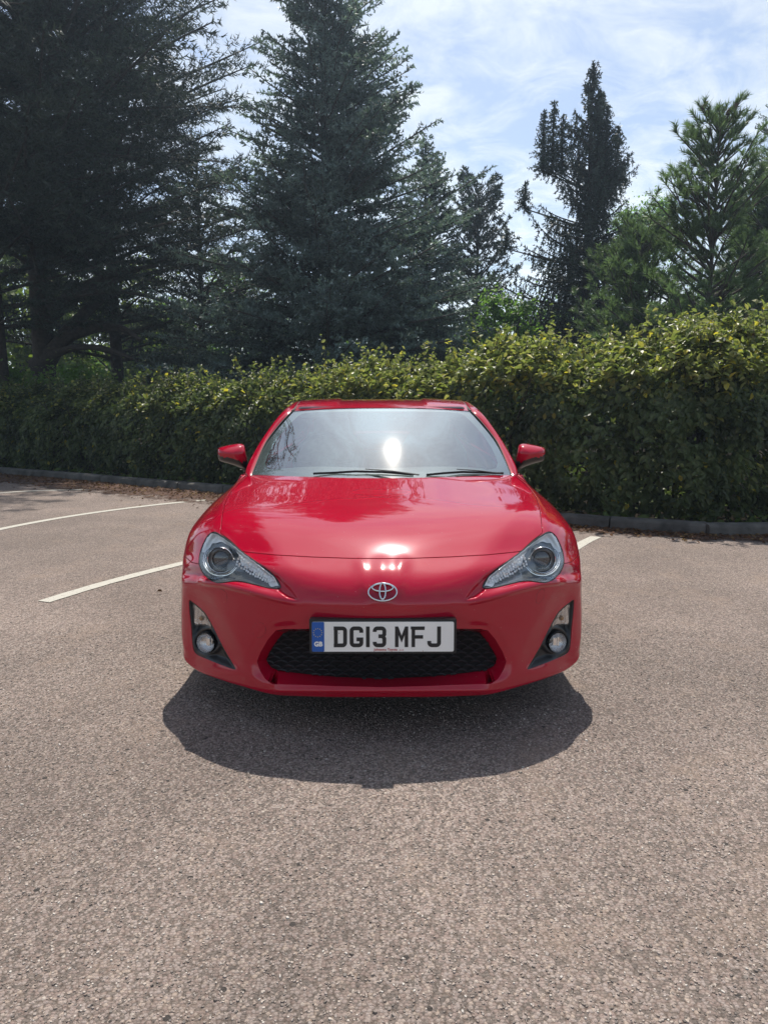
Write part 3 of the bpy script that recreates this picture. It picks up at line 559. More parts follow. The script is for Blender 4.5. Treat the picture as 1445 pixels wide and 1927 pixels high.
S = S + nrm*(.016*(1-sstep(cd, 0, 5))*sstep(cd, -22, 0)*sstep(U, 140, 200)*sstep(U, 350, 325)*vis)[..., None]
tri = sdf([(232, 1060), (196, 1084), (172, 1108), (158, 1128), (176, 1124), (194, 1110), (202, 1086)], U, V_)
S = S - nrm*(.013*sstep(tri, -2.5, 3.5)*vis)[..., None]
push(.010*np.exp(-((V_-1298)/6.)**2)*sstep(U, 212, 190))
push(.003*(1-sstep(cd, -1, 4))*sstep(cd, -30, -1)*sstep(U, 200, 100))
SK = S.copy(); Nn0 = grid_normals(S)
if Nn0[nr//2, 2, 1] > 0: Nn0 = -Nn0
Nn0[:, 0, 0] = 0
V0 = S.reshape(-1, 3); A0 = np.concatenate([Nn0.reshape(-1, 3), JJ.reshape(-1, 1)], 1); T0 = grid_tris(nr, ncol)
Uf, Vf = proj(V0); visf = JJ.reshape(-1) < 10.2
def skin_y(u, py):
    m = visf; dd = np.hypot(Uf[m]-u, Vf[m]-py); i = np.argsort(dd)[:4]; wt = 1/(dd[i]+.05); return float((V0[m][i, 1]*wt).sum()/wt.sum())
def Psk(u, py, dy=0.0): return P(u, py, skin_y(abs(u), py)+dy)
HL = smooth_poly([(315.6, 1001.2), (304.4, 1005.5), (283, 1020.5), (263.3, 1037.5), (227.2, 1063.5), (202.3, 1083.4), (189.8, 1105.2), (208.5, 1106.5), (233.4, 1100.9), (258.4, 1095), (277, 1093.4), (298.2, 1096), (311, 1096), (323, 1090), (335.6, 1077), (342.4, 1059.8), (340.6, 1039.8), (333, 1020), (325.6, 1007.4)], 4)
HOOD = [(-80, 1051), (0, 1051), (60, 1050.5), (130, 1048), (200, 1044), (259, 1038), (263.3, 1036.6), (283, 1018), (303, 1003), (301, 985), (298.5, 963.6), (295, 950), (290.5, 936), (282, 923.5), (272, 912), (247.5, 892.5), (230, 893.2), (150, 896), (60, 898.5), (0, 899), (-80, 899)]
BLINE = [(-80, 1051), (0, 1051), (60, 1050.5), (130, 1048), (200, 1044), (259, 1038), (300, 1045), (343, 1061), (357, 1058), (366, 1050), (376, 1041), (440, 1000)]
FOG = smooth_poly([(362, 1129.3), (354.3, 1133), (332, 1152.4), (315.7, 1181), (297, 1218.4), (275, 1256), (274.5, 1259.5), (279.6, 1259.5), (303.3, 1250.8), (328.2, 1240.8), (348, 1231.5), (355, 1218.4), (358.5, 1179.8), (362, 1147.4)], 4)
GO = [(0, 1183), (157, 1183), (185, 1183.5), (199.4, 1186), (214, 1203), (228, 1227), (235, 1245), (229, 1262), (219, 1278), (206, 1288), (190, 1288), (150, 1289), (80, 1291.5), (0, 1293.5)]
GI = [(0, 1187), (157, 1187), (176, 1187.5), (185, 1191), (199, 1209), (210, 1226), (216.5, 1240), (213, 1249), (206, 1256.5), (198, 1260), (188, 1262.5), (150, 1267.5), (80, 1274), (0, 1277)]
GOP = GO+[(-80, 1293.5), (-80, 1183)]
far = lambda J: (10.3-J)*40
def field(fn):
    def f(V, A): u, p = proj(V); return fn(u, p, V, A[:, 3])
    return f
f_hl = field(lambda u, p, V, J: np.minimum(sdf(HL, u, p), far(J)))
f_fog = field(lambda u, p, V, J: np.minimum(sdf(FOG, u, p), far(J)))
f_gr = field(lambda u, p, V, J: np.minimum(sdf(GOP, u, p), far(J)))
f_hood = field(lambda u, p, V, J: np.minimum(sdf(HOOD, u, p), far(J)))
f_bump = field(lambda u, p, V, J: np.minimum(dline(BLINE, u, p), (.60-V[:, 1])*500))
def cutmesh(fs):
    V, A, T = V0, A0, T0
    for f, g, sgn in fs:
        V, A, T = clip(V, A, T, sgn*f(V, A)-g)
    return V, A[:, :3], T
G = 1.0
bonnet = panel('bonnet', *cutmesh([(f_hood, G, 1), (f_hl, G+.6, -1)]), M['paint'], car)
bumper = panel('front_bumper', *cutmesh([(f_bump, G, 1), (f_hl, G+.3, -1), (f_fog, .0, -1), (f_gr, .0, -1)]), M['paint'], car, flange=.02)
for s in (1, -1):
    panel('front_wing', *cutmesh([(f_bump, G, -1), (f_hood, G, -1), (f_hl, G+.3, -1), (field(lambda u, p, V, J: np.minimum(np.where(J < 6.0, (u-240.)*1.0, 50), 50)), 0, 1)]), M['paint'], car, mirror='one', side=s)
# black liner under the shut lines
q3 = lambda X: X.reshape(nr, ncol, -1)[::3, ::3]
Vq, Aq = q3(V0), q3(A0); Tq = grid_tris(*Vq.shape[:2]); Vq = Vq.reshape(-1, 3); Aq = Aq.reshape(-1, 4)
V, A, T = clip(Vq, Aq, Tq, -f_hl(Vq, Aq)-1); V, A, T = clip(V, A, T, -f_fog(V, A)); V, A, T = clip(V, A, T, -f_gr(V, A)-2)
V = V - A[:, :3]*.013; Vm = V*[-1, 1, 1]
npmesh('inner_liner', np.vstack([V, Vm]), np.vstack([T, T[:, ::-1]+len(V)]).astype(np.int32), M['liner'], car)

# grille surround, backing and mesh
def ring_loft(name, A_, B_, mat, parent, ya, yb, mid=None):
    V = []; n = len(A_)
    for s in (1, -1):
        for (a, b) in zip(A_, B_):
            pa = np.array(P(a[0], a[1], ya(a))); pb = np.array(P(b[0], b[1], yb(b)))
            for t in (0, .33, .66, 1.0):
                q = pa*(1-t)+pb*t; q[0] *= s; V.append(q)
    Fc = []
    for s in range(2):
        for i in range(n-1):
            for k in range(3):
                b0 = s*n*4+i*4+k; f = (b0, b0+1, b0+5, b0+4); Fc.append(f if s == 0 else f[::-1])
    return npmesh(name, V, Fc, mat, parent, True, sharp=28)
def resample(A_, B_, k=5):
    a = []; b = []
    for i in range(len(A_)-1):
        for t in np.arange(k)/k: a.append(tuple(np.array(A_[i])*(1-t)+np.array(A_[i+1])*t)); b.append(tuple(np.array(B_[i])*(1-t)+np.array(B_[i+1])*t))
    return a+[A_[-1]], b+[B_[-1]]
ga, gb = resample(GO, GI)
ring_loft('grille_surround', ga, gb, M['paint'], car, lambda a: skin_y(*a)+.001, lambda b: Yp(b[0])+.085)
gr = MB(); pts = [P(u, p, Yp(u)+.088) for u, p in gb]; n = len(pts)
V = [tuple(q) for q in pts]+[(-q[0], q[1], q[2]) for q in pts]
grille = npmesh('grille', V, [tuple(range(n))+tuple(range(2*n-1, n-1, -1))], M['liner'], car, False)
tb = MB(); GIP = gb+[(-x, y) for x, y in gb[::-1]]
k = 0
for r_ in np.arange(1186, 1290, 8.2):
    for c_ in np.arange(-228, 240, 26):
        cc = c_+(13 if k % 2 else 0); ps = []
        for t in np.linspace(-1, 1, 9):
            uu = cc+13*t; pp = r_-5*(1-t*t)+5
            if sdf(GIP, np.array([uu]), np.array([pp]))[0] > -1: q = P(uu, pp, Yp(abs(uu))+.072+.012*t*t); ps.append(q)
        if len(ps) > 2: tb.tube(ps, .0026, 4, cap=True, flat=(1.0, 1.5))
    k += 1
tb.build('grille_mesh', principled('grille_plastic', (.014, .014, .017), .45), grille)

# number plate
pc = Vector(P(2.3, 1197.6, -.016)); pl_ = empty('number_plate_holder', (0, 0, 0))
hb = MB(); tilt = Matrix.Rotation(R_(-4), 3, 'X')
def rrect(w_, h_, r, d0, d1, n=5, cx=0, cz=0):
    ps = []
    for (sx, sz, a0) in ((1, 1, 0), (-1, 1, 90), (-1, -1, 180), (1, -1, 270)):
        for k in range(n+1):
            a = R_(a0+90*k/n); ps.append((cx+sx*(w_/2-r)+r*math.cos(a), cz+sz*(h_/2-r)+r*math.sin(a)))
    m = len(ps); V = [(x, d0, z) for x, z in ps]+[(x, d1, z) for x, z in ps]
    return V, [tuple(range(m)), tuple(range(2*m-1, m-1, -1))]+[(i, m+i, m+(i+1) % m, (i+1) % m) for i in range(m)]
def plate_part(name, V, Fc, mat, parent):
    V = [pc + tilt @ Vector(v) for v in V]; o = npmesh(name, V, Fc, mat, parent, True, sharp=30); return o
bpy.data.objects.remove(pl_)
V, Fc = rrect(.541, .131, .006, .004, .034); plate_part('plate_holder', V, Fc, M['black'], car)
V, Fc = rrect(.5355, .1265, .006, -.002, .004, cz=.001); hold = plate_part('plate_surround', V, Fc, M['plateblack'], car)
V, Fc = rrect(.520, .111, .006, -.0055, -.002); plate = plate_part('number_plate', V, Fc, M['plate'], car)
V, Fc = rrect(.045, .1105, .004, -.0062, -.0055, cx=-.2373); plate_part('country_band', V, Fc, M['blue'], plate)
def stroke(pts, t, closed=False):
    pts = [Vector(p) for p in pts]; n = len(pts); Lp, Rp = [], []
    for i, p in enumerate(pts):
        a = pts[i-1] if (i > 0 or closed) else None; b = pts[(i+1) % n] if (i < n-1 or closed) else None
        d1 = (p-a).normalized() if a is not None else (b-p).normalized(); d2 = (b-p).normalized() if b is not None else d1
        n1 = Vector((-d1.y, d1.x)); n2 = Vector((-d2.y, d2.x)); m = (n1+n2).normalized(); k = min(1/max(m.dot(n1), .3), 1.8)
        Lp.append(p+m*t/2*k); Rp.append(p-m*t/2*k)
    V = Lp+Rp; Fc = [(i, (i+1) % n, n+(i+1) % n, n+i) for i in range(n if closed else n-1)]; return V, Fc
def glyph(name, x0, x1, parts):
    W = x1-x0; mb = MB(); y0 = -.0385; H = .077
    for kk, (V, Fc) in enumerate(parts):
        mb.add([(x0+v[0]*W, -.0066-kk*.00025, y0+v[1]*H) for v in V], Fc)
    V = [pc+tilt @ Vector(v) for v in mb.v]; o = npmesh(name, V, mb.f, M['plateblack'], plate, False)
    bm = bmesh.new(); bm.from_mesh(o.data)
    for f in bm.faces:
        if f.normal.y > 0: f.normal_flip()
    bm.to_mesh(o.data); bm.free()
    return o
def st(pts, closed=False, t=.0142):      # unit coordinates, stroke in metres handled by scaling
    W, H = .049, .077; V, Fc = stroke([(p[0]*W, p[1]*H) for p in pts], t, closed); return [(v.x/W, v.y/H) for v in V], Fc
ax = lambda X: (X-90)*.00041-.26
e = .138; f_ = .088
def arcp(cx, cy, rx, ry, a0, a1, n=6): return [(cx+rx*math.cos(R_(a0+(a1-a0)*k/n)), cy+ry*math.sin(R_(a0+(a1-a0)*k/n))) for k in range(n+1)]
D_ = st([(e+.02, f_)]+arcp(1-e-.2, f_+.13, .2, .13, -90, 0)+arcp(1-e-.2, 1-f_-.13, .2, .13, 0, 90)+[(e+.02, 1-f_)], True)
glyph('letter', ax(285), ax(403), [D_, ([(0, 0), (.1, 0), (.1, .17), (0, .17)], [(0, 1, 2, 3)]), ([(0, .83), (.1, .83), (.1, 1), (0, 1)], [(0, 1, 2, 3)])])
glyph('letter', ax(428), ax(548), [st([(1-e, .70)]+arcp(1-e-.2, 1-f_-.13, .2, .13, 10, 90)+arcp(e+.2, 1-f_-.13, .2, .13, 90, 180)+arcp(e+.2, f_+.13, .2, .13, 180, 270)+arcp(1-e-.2, f_+.13, .2, .13, 270, 360)+[(1-e, .38), (.5, .38)])])
glyph('letter', ax(573), ax(606), [([(0, 0), (1, 0), (1, 1), (0, 1)], [(0, 1, 2, 3)])])
glyph('letter', ax(635), ax(753), [st([(e, .74)]+arcp(e+.2, 1-f_-.13, .2, .13, 175, 90)+arcp(1-e-.2, 1-f_-.13, .2, .13, 90, 0)+[(1-e, .62), (1-e-.1, .53), (.42, .53)]), st([(e, .26)]+arcp(e+.2, f_+.13, .2, .13, 185, 270)+arcp(1-e-.2, f_+.13, .2, .13, 270, 360)+[(1-e, .42), (1-e-.1, .51)])])
glyph('letter', ax(832), ax(950), [([(0, 0), (.27, 0), (.27, .58), (.5, .22), (.73, .58), (.73, 0), (1, 0), (1, 1), (.76, 1), (.5, .56), (.24, 1), (0, 1)], [(0, 1, 2, 10, 11), (2, 3, 9, 10), (3, 4, 8, 9), (4, 5, 6, 7, 8)])])
glyph('letter', ax(980), ax(1097), [([(0, 0), (.27, 0), (.27, .41), (.88, .41), (.88, .58), (.27, .58), (.27, .83), (1, .83), (1, 1), (0, 1)], [(0, 1, 2, 5, 6, 9), (2, 3, 4, 5), (6, 7, 8, 9)]), ([(-.06, .86), (.08, .86), (.08, 1), (-.06, 1)], [(0, 1, 2, 3)])])
glyph('letter', ax(1122), ax(1242), [st([(e, .30)]+arcp(e+.2, f_+.13, .2, .13, 190, 270)+arcp(1-e-.2, f_+.13, .2, .13, 270, 360)+[(1-e, 1)])])
def text(name, s, size, x, z, mat, parent, align='LEFT', bold=0.0):
    cu = bpy.data.curves.new(name, 'FONT'); cu.body = s; cu.size = size; cu.align_x = align; cu.offset = bold; cu.resolution_u = 3
    o = bpy.data.objects.new(name, cu); C.objects.link(o); dg = bpy.context.evaluated_depsgraph_get(); me = bpy.data.meshes.new_from_object(o.evaluated_get(dg)); bpy.data.objects.remove(o)
    V = [(v.co.x+x, -.0069, v.co.y+z) for v in me.vertices]; Fc = [tuple(p.vertices) for p in me.polygons]
    return plate_part(name, V, Fc, mat, parent)
text('letters', "GB", .0235, ax(147), -.0345, M['plate'], plate, 'CENTER', .0012)
text('dealer_print', "Johnsons Toyota", .0125, ax(645), -.0515, M['redprint'], plate, 'LEFT', .0003)
text('dealer_print', ".co.uk", .0075, ax(866), -.0512, M['redprint'], plate, 'LEFT', .0001)
for k in range(12):
    a = R_(30*k); c = (ax(143)+.0155*math.cos(a), (568-532)*.000435+.0155*math.sin(a)); ps = []
    for q in range(10):
        b = R_(90+36*q); r = .0024 if q % 2 == 0 else .0011; ps.append((c[0]+r*math.cos(b), -.0069, c[1]+r*math.sin(b)))
    plate_part('star', ps, [tuple(range(10))[::-1]], M['yellow'], plate)
for X in (96, 1350): 
    pass
for (X, Y_) in ((1083, 690), (333, 536)):
    V, Fc = rrect(.003, .003, .0014, -.0072, -.0055, cx=ax(X), cz=(568-Y_)*.000435); plate_part('screw_cap', V, Fc, M['chrome'], plate)

for s in (1, -1):
    m = MB(); m.tube([(s*q[0], q[1], q[2]) for q in (Psk(u, p, -.0002) for u, p in ((208, 1289), (205, 1295), (200, 1303), (194, 1309)))], .0013, 4); m.build('lip_seam', M['liner'], car)
# badge
bc = Vector(P(1.8, 1114.5, skin_y(0, 1122)-.004)); bt = Matrix.Rotation(R_(-34), 3, 'X')
def ellring(name, cx, cz, a, b, r, dep, parent, mat=M['chrome'], flat=(.8, 1.25)):
    ps = [bc+bt @ Vector((cx+a*math.cos(t), dep, cz+b*math.sin(t))) for t in np.linspace(0, 2*math.pi, 48, endpoint=False)]
    mb = MB(); mb.tube(ps, r, 8, closed=True, flat=flat); return mb.build(name, mat, parent, sharp=80)
base = MB(); ps = [bc+bt @ Vector((.053*math.cos(t), .006, .034*math.sin(t))) for t in np.linspace(0, 2*math.pi, 40, endpoint=False)]; ps2 = [q + bt @ Vector((0, .02, 0)) for q in ps]
base.add(ps+ps2, [tuple(range(40))[::-1]]+[(i, (i+1) % 40, 40+(i+1) % 40, 40+i) for i in range(40)])
badge = base.build('badge', M['paint'], car)
ellring('emblem_ring', 0, 0, .0520, .0342, .0042, -.001, badge); ellring('emblem_ring', 0, .0165, .038, .0150, .0040, -.003, badge); ellring('emblem_ring', 0, .0020, .0110, .0312, .0040, -.005, badge)

# headlights
def polyP(pts, s, y=None, dy=0): return [(s*q[0], q[1], q[2]) for q in (P(u, p, (skin_y(u, p) if y is None else y)+dy) for u, p in pts)]
VH, AH, TH = clip(V0, A0, T0, f_hl(V0, A0)-1.6)
VB, AB, TB = clip(V0, A0, T0, f_hl(V0, A0)-.6)
BAND = [(322, 1003), (304, 1006), (283, 1021), (262, 1038), (227, 1064), (202, 1085), (193, 1104), (208, 1104), (222, 1093), (246, 1079), (268, 1066), (272, 1050), (284, 1033), (304, 1024), (322, 1026), (331, 1040), (338, 1040), (333, 1020), (326, 1008)]
for s in (1, -1):
    # housing bowl
    uh, ph = proj(VB); din = sdf(HL, uh, ph); dep = .004+.05*sstep(din, 0, 15)
    Vb = VB+np.array([0, 1, 0])*dep[:, None]; Vb[:, 0] *= s
    hl = npmesh('headlight', Vb, (TB if s > 0 else TB[:, ::-1]).astype(np.int32), M['lampdark'], car)
    # chrome band
    sb = sdf(BAND, uh, ph); Vc, Ac, Tc = clip(VB+np.array([0, 1, 0])*(dep-.006)[:, None]+np.stack([0*uh, .0025*np.sin(uh*.35-ph*.25), .0015*np.sin(ph*.5+uh*.3)], 1), AB, TB, np.minimum(sb, din-1.5)); Vc[:, 0] *= s
    npmesh('reflector', Vc, (Tc if s > 0 else Tc[:, ::-1]).astype(np.int32), M['satin'], hl)
    ctr = Vector(P(301.3, 1052.9, skin_y(301, 1053)+.02)); ctr.x *= s; axd = Vector((s*.06, -1, .02))
    m = MB(); m.lathe([(.040, .0), (.0395, .004), (.052, .012), (.0535, .016), (.051, .016), (.044, .001), (.044, -.05)], ctr-axd*.005, axd, 40, cap=False); m.build('projector_bezel', M['lampdark'], hl)
    m = MB(); m.lathe([(.0520, .0165), (.0535, .0175), (.0545, .0150)], ctr-axd*.005, axd, 40, cap=False); m.lathe([(.0365, .008), (.0385, .0105), (.0405, .006)], ctr-axd*.005, axd, 40, cap=False); m.build('projector_ring', M['chrome'], hl)
    m = MB(); m.lathe([(.0375*math.cos(a), .016*math.sin(a)-.006) for a in np.linspace(0, math.pi/2, 10)], ctr, axd, 36); m.build('projector_lens', principled('projector_glass', (.03, .035, .045), .05, 0, 1, .01, 1.0) if 'pg' not in M else M['pg'], hl)
    for rr, off_ in ((33, 0), (30, .004)):
        arc = []
        for a in np.linspace(-40, 150, 22):
            uu = 301.3+rr*math.cos(R_(a))*1.02; pp = 1053+rr*math.sin(R_(a))*(.93 if a < 90 else .93)
            if a < 0: uu = 301.3+rr*math.cos(R_(a))
            arc.append((uu, pp))
        m = MB(); m.tube(polyP(arc, s, dy=.018+off_), .0028 if rr == 33 else .0018, 6); m.build('chrome_trim', M['chrome'], hl)
    # LED facets
    m = MB(); rr_ = random.Random(5)
    for t in np.linspace(0, 1, 17):
        for kk in range(4):
            f = t; u0, p0 = 266-68*f, 1047+48*f; k2 = kk*(5.4-2.6*f); c = Vector(P(u0+k2*.35+rr_.uniform(-1, 1), p0+k2+rr_.uniform(-1, 1), skin_y(u0, p0)+.017+rr_.uniform(-.003, .003))); c.x *= s
            Mx = Matrix.Rotation(rr_.uniform(-.9, .1), 3, 'X') @ Matrix.Rotation(rr_.uniform(-.5, .5), 3, 'Z'); m.box(c, (.008, .004, .008), Mx)
    m.build('led_strip', M['satin'], hl, smooth=False)
    Vl = VB.copy(); Vl[:, 0] *= s; Nl = AB[:, :3].copy(); Nl[:, 0] *= s
    npmesh('lamp_lens', Vl, (TB if s > 0 else TB[:, ::-1]).astype(np.int32), M['lens'], hl, normals=Nl)
    # black rim between lamp and body
    m = MB(); ps = [(s*q[0], q[1], q[2]) for q in (P(u, p, skin_y(u, p)+.002) for u, p in HL)]; m.tube(ps, .0022, 6, closed=True); m.build('lamp_seal', M['rubber'], hl)
    # fog lamp recess
    Vg, Ag, Tg = clip(V0, A0, T0, f_fog(V0, A0)+.6); ug, pg = proj(Vg); dg_ = sdf(FOG, ug, pg); rd = np.hypot(ug-328, pg-1208)
    dp = .003+.030*sstep(dg_, 0, 10)-.020*np.exp(-((rd-23)/4.5)**2)*sstep(dg_, 0, 4)
    Vg2 = Vg+np.array([0, 1, 0])*dp[:, None]; Vg2[:, 0] *= s
    fb = npmesh('fog_lamp_surround', Vg2, (Tg if s > 0 else Tg[:, ::-1]).astype(np.int32), M['black'], car)
    c = Vector(P(328.2, 1208.4, skin_y(328, 1208)+.006)); c.x *= s; ad_ = Vector((s*.35, -1, .05)).normalized()
    m = MB(); m.lathe([(.0415*math.sin(a), .030*math.cos(a)-.020-.004) for a in np.linspace(math.pi/2, 0.02, 10)][::-1], c+ad_*-.012, -ad_, 32, cap=False); m.build('fog_lamp', M['signal'], fb)
    m = MB(); m.lathe([(.0425, .0), (.0445, .004), (.046, -.002), (.046, -.03)], c, ad_, 36, cap=False); m.build('lamp_rim', M['black'], fb)
    m = MB(); m.lathe([(.0425*math.sin(a), .012*math.cos(a)) for a in np.linspace(math.pi/2, 0.001, 8)], c-ad_*.001, ad_, 36, cap=False); m.build('lamp_cover', M['lens'], fb)
    m = MB(); m.box(c-ad_*.012, (.014, .012, .030)); m.box(c-ad_*.015+Vector((.015, 0, 0)), (.006, .01, .036)); m.build('bulb_shield', M['chrome'], fb, smooth=False)
    IND = [(355.6, 1136.2), (348.1, 1140.5), (341.9, 1147.4), (329.4, 1159.8), (324.4, 1171), (319.5, 1184.7), (328.2, 1179.8), (340.6, 1176.6), (351.8, 1177.3), (353.7, 1168.5)]
    f_ind = field(lambda u, p, V, J: np.minimum(sdf(smooth_poly(IND, 3), u, p), far(J)))
    Vi, Ai, Ti = clip(V0, A0, T0, f_ind(V0, A0))
    Vr = Vi+np.array([0, 1, 0])*(.022+.006*np.sin(proj(Vi)[0]*2.2))[:, None]; Vr[:, 0] *= s
    ind = npmesh('indicator', Vr, (Ti if s > 0 else Ti[:, ::-1]).astype(np.int32), M['signal'], car)
    ob = Vector(P(338, 1163, skin_y(338, 1163)+.016)); ob.x *= s
    m = MB(); m.lathe([(.011*math.sin(a), .011*math.cos(a)) for a in np.linspace(math.pi-.01, .01, 8)], ob, (0, -1, 0), 14); m.build('bulb', M['orange'], ind)
    Vl = Vi+np.array([0, 1, 0])*.005; Vl[:, 0] *= s; Nl = Ai[:, :3].copy(); Nl[:, 0] *= s
    npmesh('lamp_cover', Vl, (Ti if s > 0 else Ti[:, ::-1]).astype(np.int32), M['lens'], ind, normals=Nl)
    # washer cover: fine groove outline
    m = MB(); m.tube(polyP([(306, 1109), (299, 1109), (292, 1118), (290, 1134), (296, 1136), (305, 1124)] if s > 0 else [(306, 1108), (299, 1109), (291, 1115), (290, 1122), (290, 1135)], s, dy=.0004), .0009, 4, closed=(s > 0)); m.build('washer_cover_seam', M['liner'], car)
m = MB(); m.tube(polyP([(230+12.5*math.cos(a), 1185+14.5*math.sin(a)) for a in np.linspace(0, 2*math.pi, 28, endpoint=False)], -1, dy=.0006), .0008, 4, closed=True); m.build('tow_cover_seam', M['liner'], car)

# windscreen
e_pts = curve([P(247, 900, 1.31), P(239, 882, 1.385), P(221, 842, 1.58), P(205, 817, 1.70), P(185, 793, 1.81), P(166, 774.5, 1.90)], 6)
c_pts = curve([(0, 1.17, .864), (0, 1.27, .918), (0, 1.43, 1.005), (0, 1.59, 1.089), (0, 1.74, 1.165), (0, 1.88, 1.2355)], 6)
nf = 31; fr = np.linspace(0, 1, nf); Wg = np.zeros((len(c_pts), nf, 3))
for k, f in enumerate(fr):
    Wg[:, k, 0] = e_pts[:, 0]*f; g = f**2.3
    Wg[:, k, 1] = c_pts[:, 1]*(1-g)+e_pts[:, 1]*g; Wg[:, k, 2] = c_pts[:, 2]*(1-g)+e_pts[:, 2]*g
Wn = grid_normals(Wg); Wn *= np.sign(-Wn[3, 3, 1]); Wn[:, 0, 0] = 0
def mirror_join(V, Nn, T):
    V2 = V*[-1, 1, 1]; N2 = Nn*[-1, 1, 1]; Tt = np.vstack([T, T[:, ::-1]+len(V)]); return np.vstack([V, V2]), np.vstack([Nn, N2]), Tt
def orient(V, Nn, T):
    fn = np.cross(V[T[:, 1]]-V[T[:, 0]], V[T[:, 2]]-V[T[:, 0]]); fl = (fn*Nn[T].sum(1)).sum(1) < 0; T = T.copy(); T[fl] = T[fl][:, ::-1]; return V, Nn, T
WV, WNr, WT = Wg.reshape(-1, 3), Wn.reshape(-1, 3), grid_tris(*Wg.shape[:2])
V, Nn, T = orient(*mirror_join(WV, WNr, WT)); wsc = npmesh('windscreen', V, T.astype(np.int32), M['glass'], car, normals=Nn)
inner = smooth_poly([(0, 888.5), (120, 886), (200, 883.5), (216, 880), (219, 868), (206, 840), (190, 816), (172, 796), (156, 781), (146, 776.5), (120, 774), (60, 773), (0, 773), (-40, 773), (-40, 888.5)], 1)
u_, p_ = proj(WV); V, Nn, T = clip(WV-WNr*.004, WNr, WT, -sdf([(q[0] if q[0] > 0 or q[0] < -30 else q[0], q[1]) for q in inner], u_, p_))
V, Nn, T = orient(*mirror_join(V, Nn, T)); npmesh('glass_border', V, T.astype(np.int32), M['cabin'], wsc)
# cowl strip under the glass
m = MB(); a = [P(u, p, y+.0) for u, p, y in ((0, 899, 1.165), (90, 898.5, 1.175), (180, 896, 1.235), (246, 893, 1.365))]; a = curve(a, 6); V = []
for s_ in (1, -1):
    for q in a: V += [(s_*q[0], q[1]-.06, q[2]-.03), (s_*q[0], q[1]+.10, q[2]-.012)]
n = len(a); m.add(V, [(2*i, 2*i+1, 2*i+3, 2*i+2) for i in range(n-1)]+[(2*n+2*i, 2*n+2*i+1, 2*n+2*i+3, 2*n+2*i+2) for i in range(n-1)]); m.build('scuttle_panel', M['black'], car)
# roof
redge = [P(166, 773, 1.915), P(157, 763.5, 2.1), P(150, 756.5, 2.37), (.535, 2.75, 1.262), (.52, 3.15, 1.215), (.50, 3.45, 1.15)]
rc = [P(0, 767, 1.892), (0, 2.05, 1.2685), P(0, 751.5, 2.37), (0, 2.75, 1.291), (0, 3.15, 1.258), (0, 3.45, 1.20)]
Gd = []
for r_i, (c_, e_) in enumerate(zip(rc, redge)):
    if r_i == 0: Gd.append([tuple(Wg[-1, int(round(f*30))]+np.array([0, .009, .0015])) for f in (0, .2, .4, .6, .8, .92, 1)]); continue
    Gd.append([(e_[0]*f, c_[1]+(e_[1]-c_[1])*f**2, c_[2]+(e_[2]-c_[2])*f**2.4) for f in (0, .2, .4, .6, .8, .92, 1)])
Sr = surf(Gd, 12, 10, .9)
Sr[..., 2] += .011*sstep(Sr[..., 0], .262, .292)*sstep(Sr[..., 1], 1.90, 2.1)
Nr = grid_normals(Sr); Nr *= np.sign(Nr[5, 5, 2])
Nr[:, 0, 0] = 0
panel('roof', Sr.reshape(-1, 3), Nr.reshape(-1, 3), grid_tris(*Sr.shape[:2]), M['paint'], car)
# pillars and roof rails
inn = [P(247, 899, 1.315), P(241, 884, 1.39), P(223, 842, 1.58), P(207, 817, 1.70), P(187, 792, 1.81), P(168, 773, 1.91), P(159, 763.5, 2.1), P(152, 756.5, 2.37), (.542, 2.75, 1.262), (.527, 3.15, 1.215), (.51, 3.45, 1.15)]
outr = [P(255, 891, 1.44), P(250, 874, 1.49), P(233, 843, 1.64), P(215.5, 816, 1.75), P(195.5, 788, 1.87), P(180, 771, 1.99), P(169, 763, 2.16), P(158.5, 758.5, 2.42), (.60, 2.8, 1.235), (.60, 3.2, 1.18), (.59, 3.5, 1.11)]
rg = []
for a, b in zip(inn, outr):
    a = np.array(a); b = np.array(b); rg.append([a, a*.7+b*.3+np.array([.004, -.006, .008]), a*.3+b*.7+np.array([.009, -.006, .008]), b, b+np.array([-.006, .035, -.018])])
Sp = surf(rg, 8, 6, .9, mirror=False); Np_ = grid_normals(Sp); Np_ *= np.sign(Np_[20, 10, 0])
for s in (1, -1):
    panel('pillar_rail', Sp.reshape(-1, 3), Np_.reshape(-1, 3), grid_tris(*Sp.shape[:2]), M['paint'], car, mirror='one', side=s, flange=.01)
    m = MB(); m.tube([(s*q[0], q[1], q[2]) for q in curve([P(245, 897, 1.31), P(239, 883, 1.385), P(222, 842, 1.575), P(206, 817, 1.695), P(186, 792.5, 1.805), P(167, 773.5, 1.902)], 6)], .0045, 6); m.build('glass_seal', M['rubber'], wsc)
    m = MB(); m.tube([(s*q[0], q[1], q[2]+.001) for q in curve([P(167, 773, 1.91), P(158, 763.3, 2.1), P(151, 756.3, 2.37), (.538, 2.75, 1.263), (.523, 3.15, 1.216), (.505, 3.45, 1.15)], 6)], .0075, 6, flat=(1.2, .6)); m.build('roof_moulding', M['rubber'], car)
# header seal
hs = curve([(q[0], q[1], q[2]) for q in [tuple(Wg[-1, k]) for k in (0, 8, 15, 22, 27, 30)]], 5); m = MB()
m.tube([tuple(q+[0, .003, .0]) for q in hs[::-1]]+[(-q[0], q[1]+.003, q[2]) for q in hs[1:]], .004, 6); m.build('header_seal', M['rubber'], wsc)
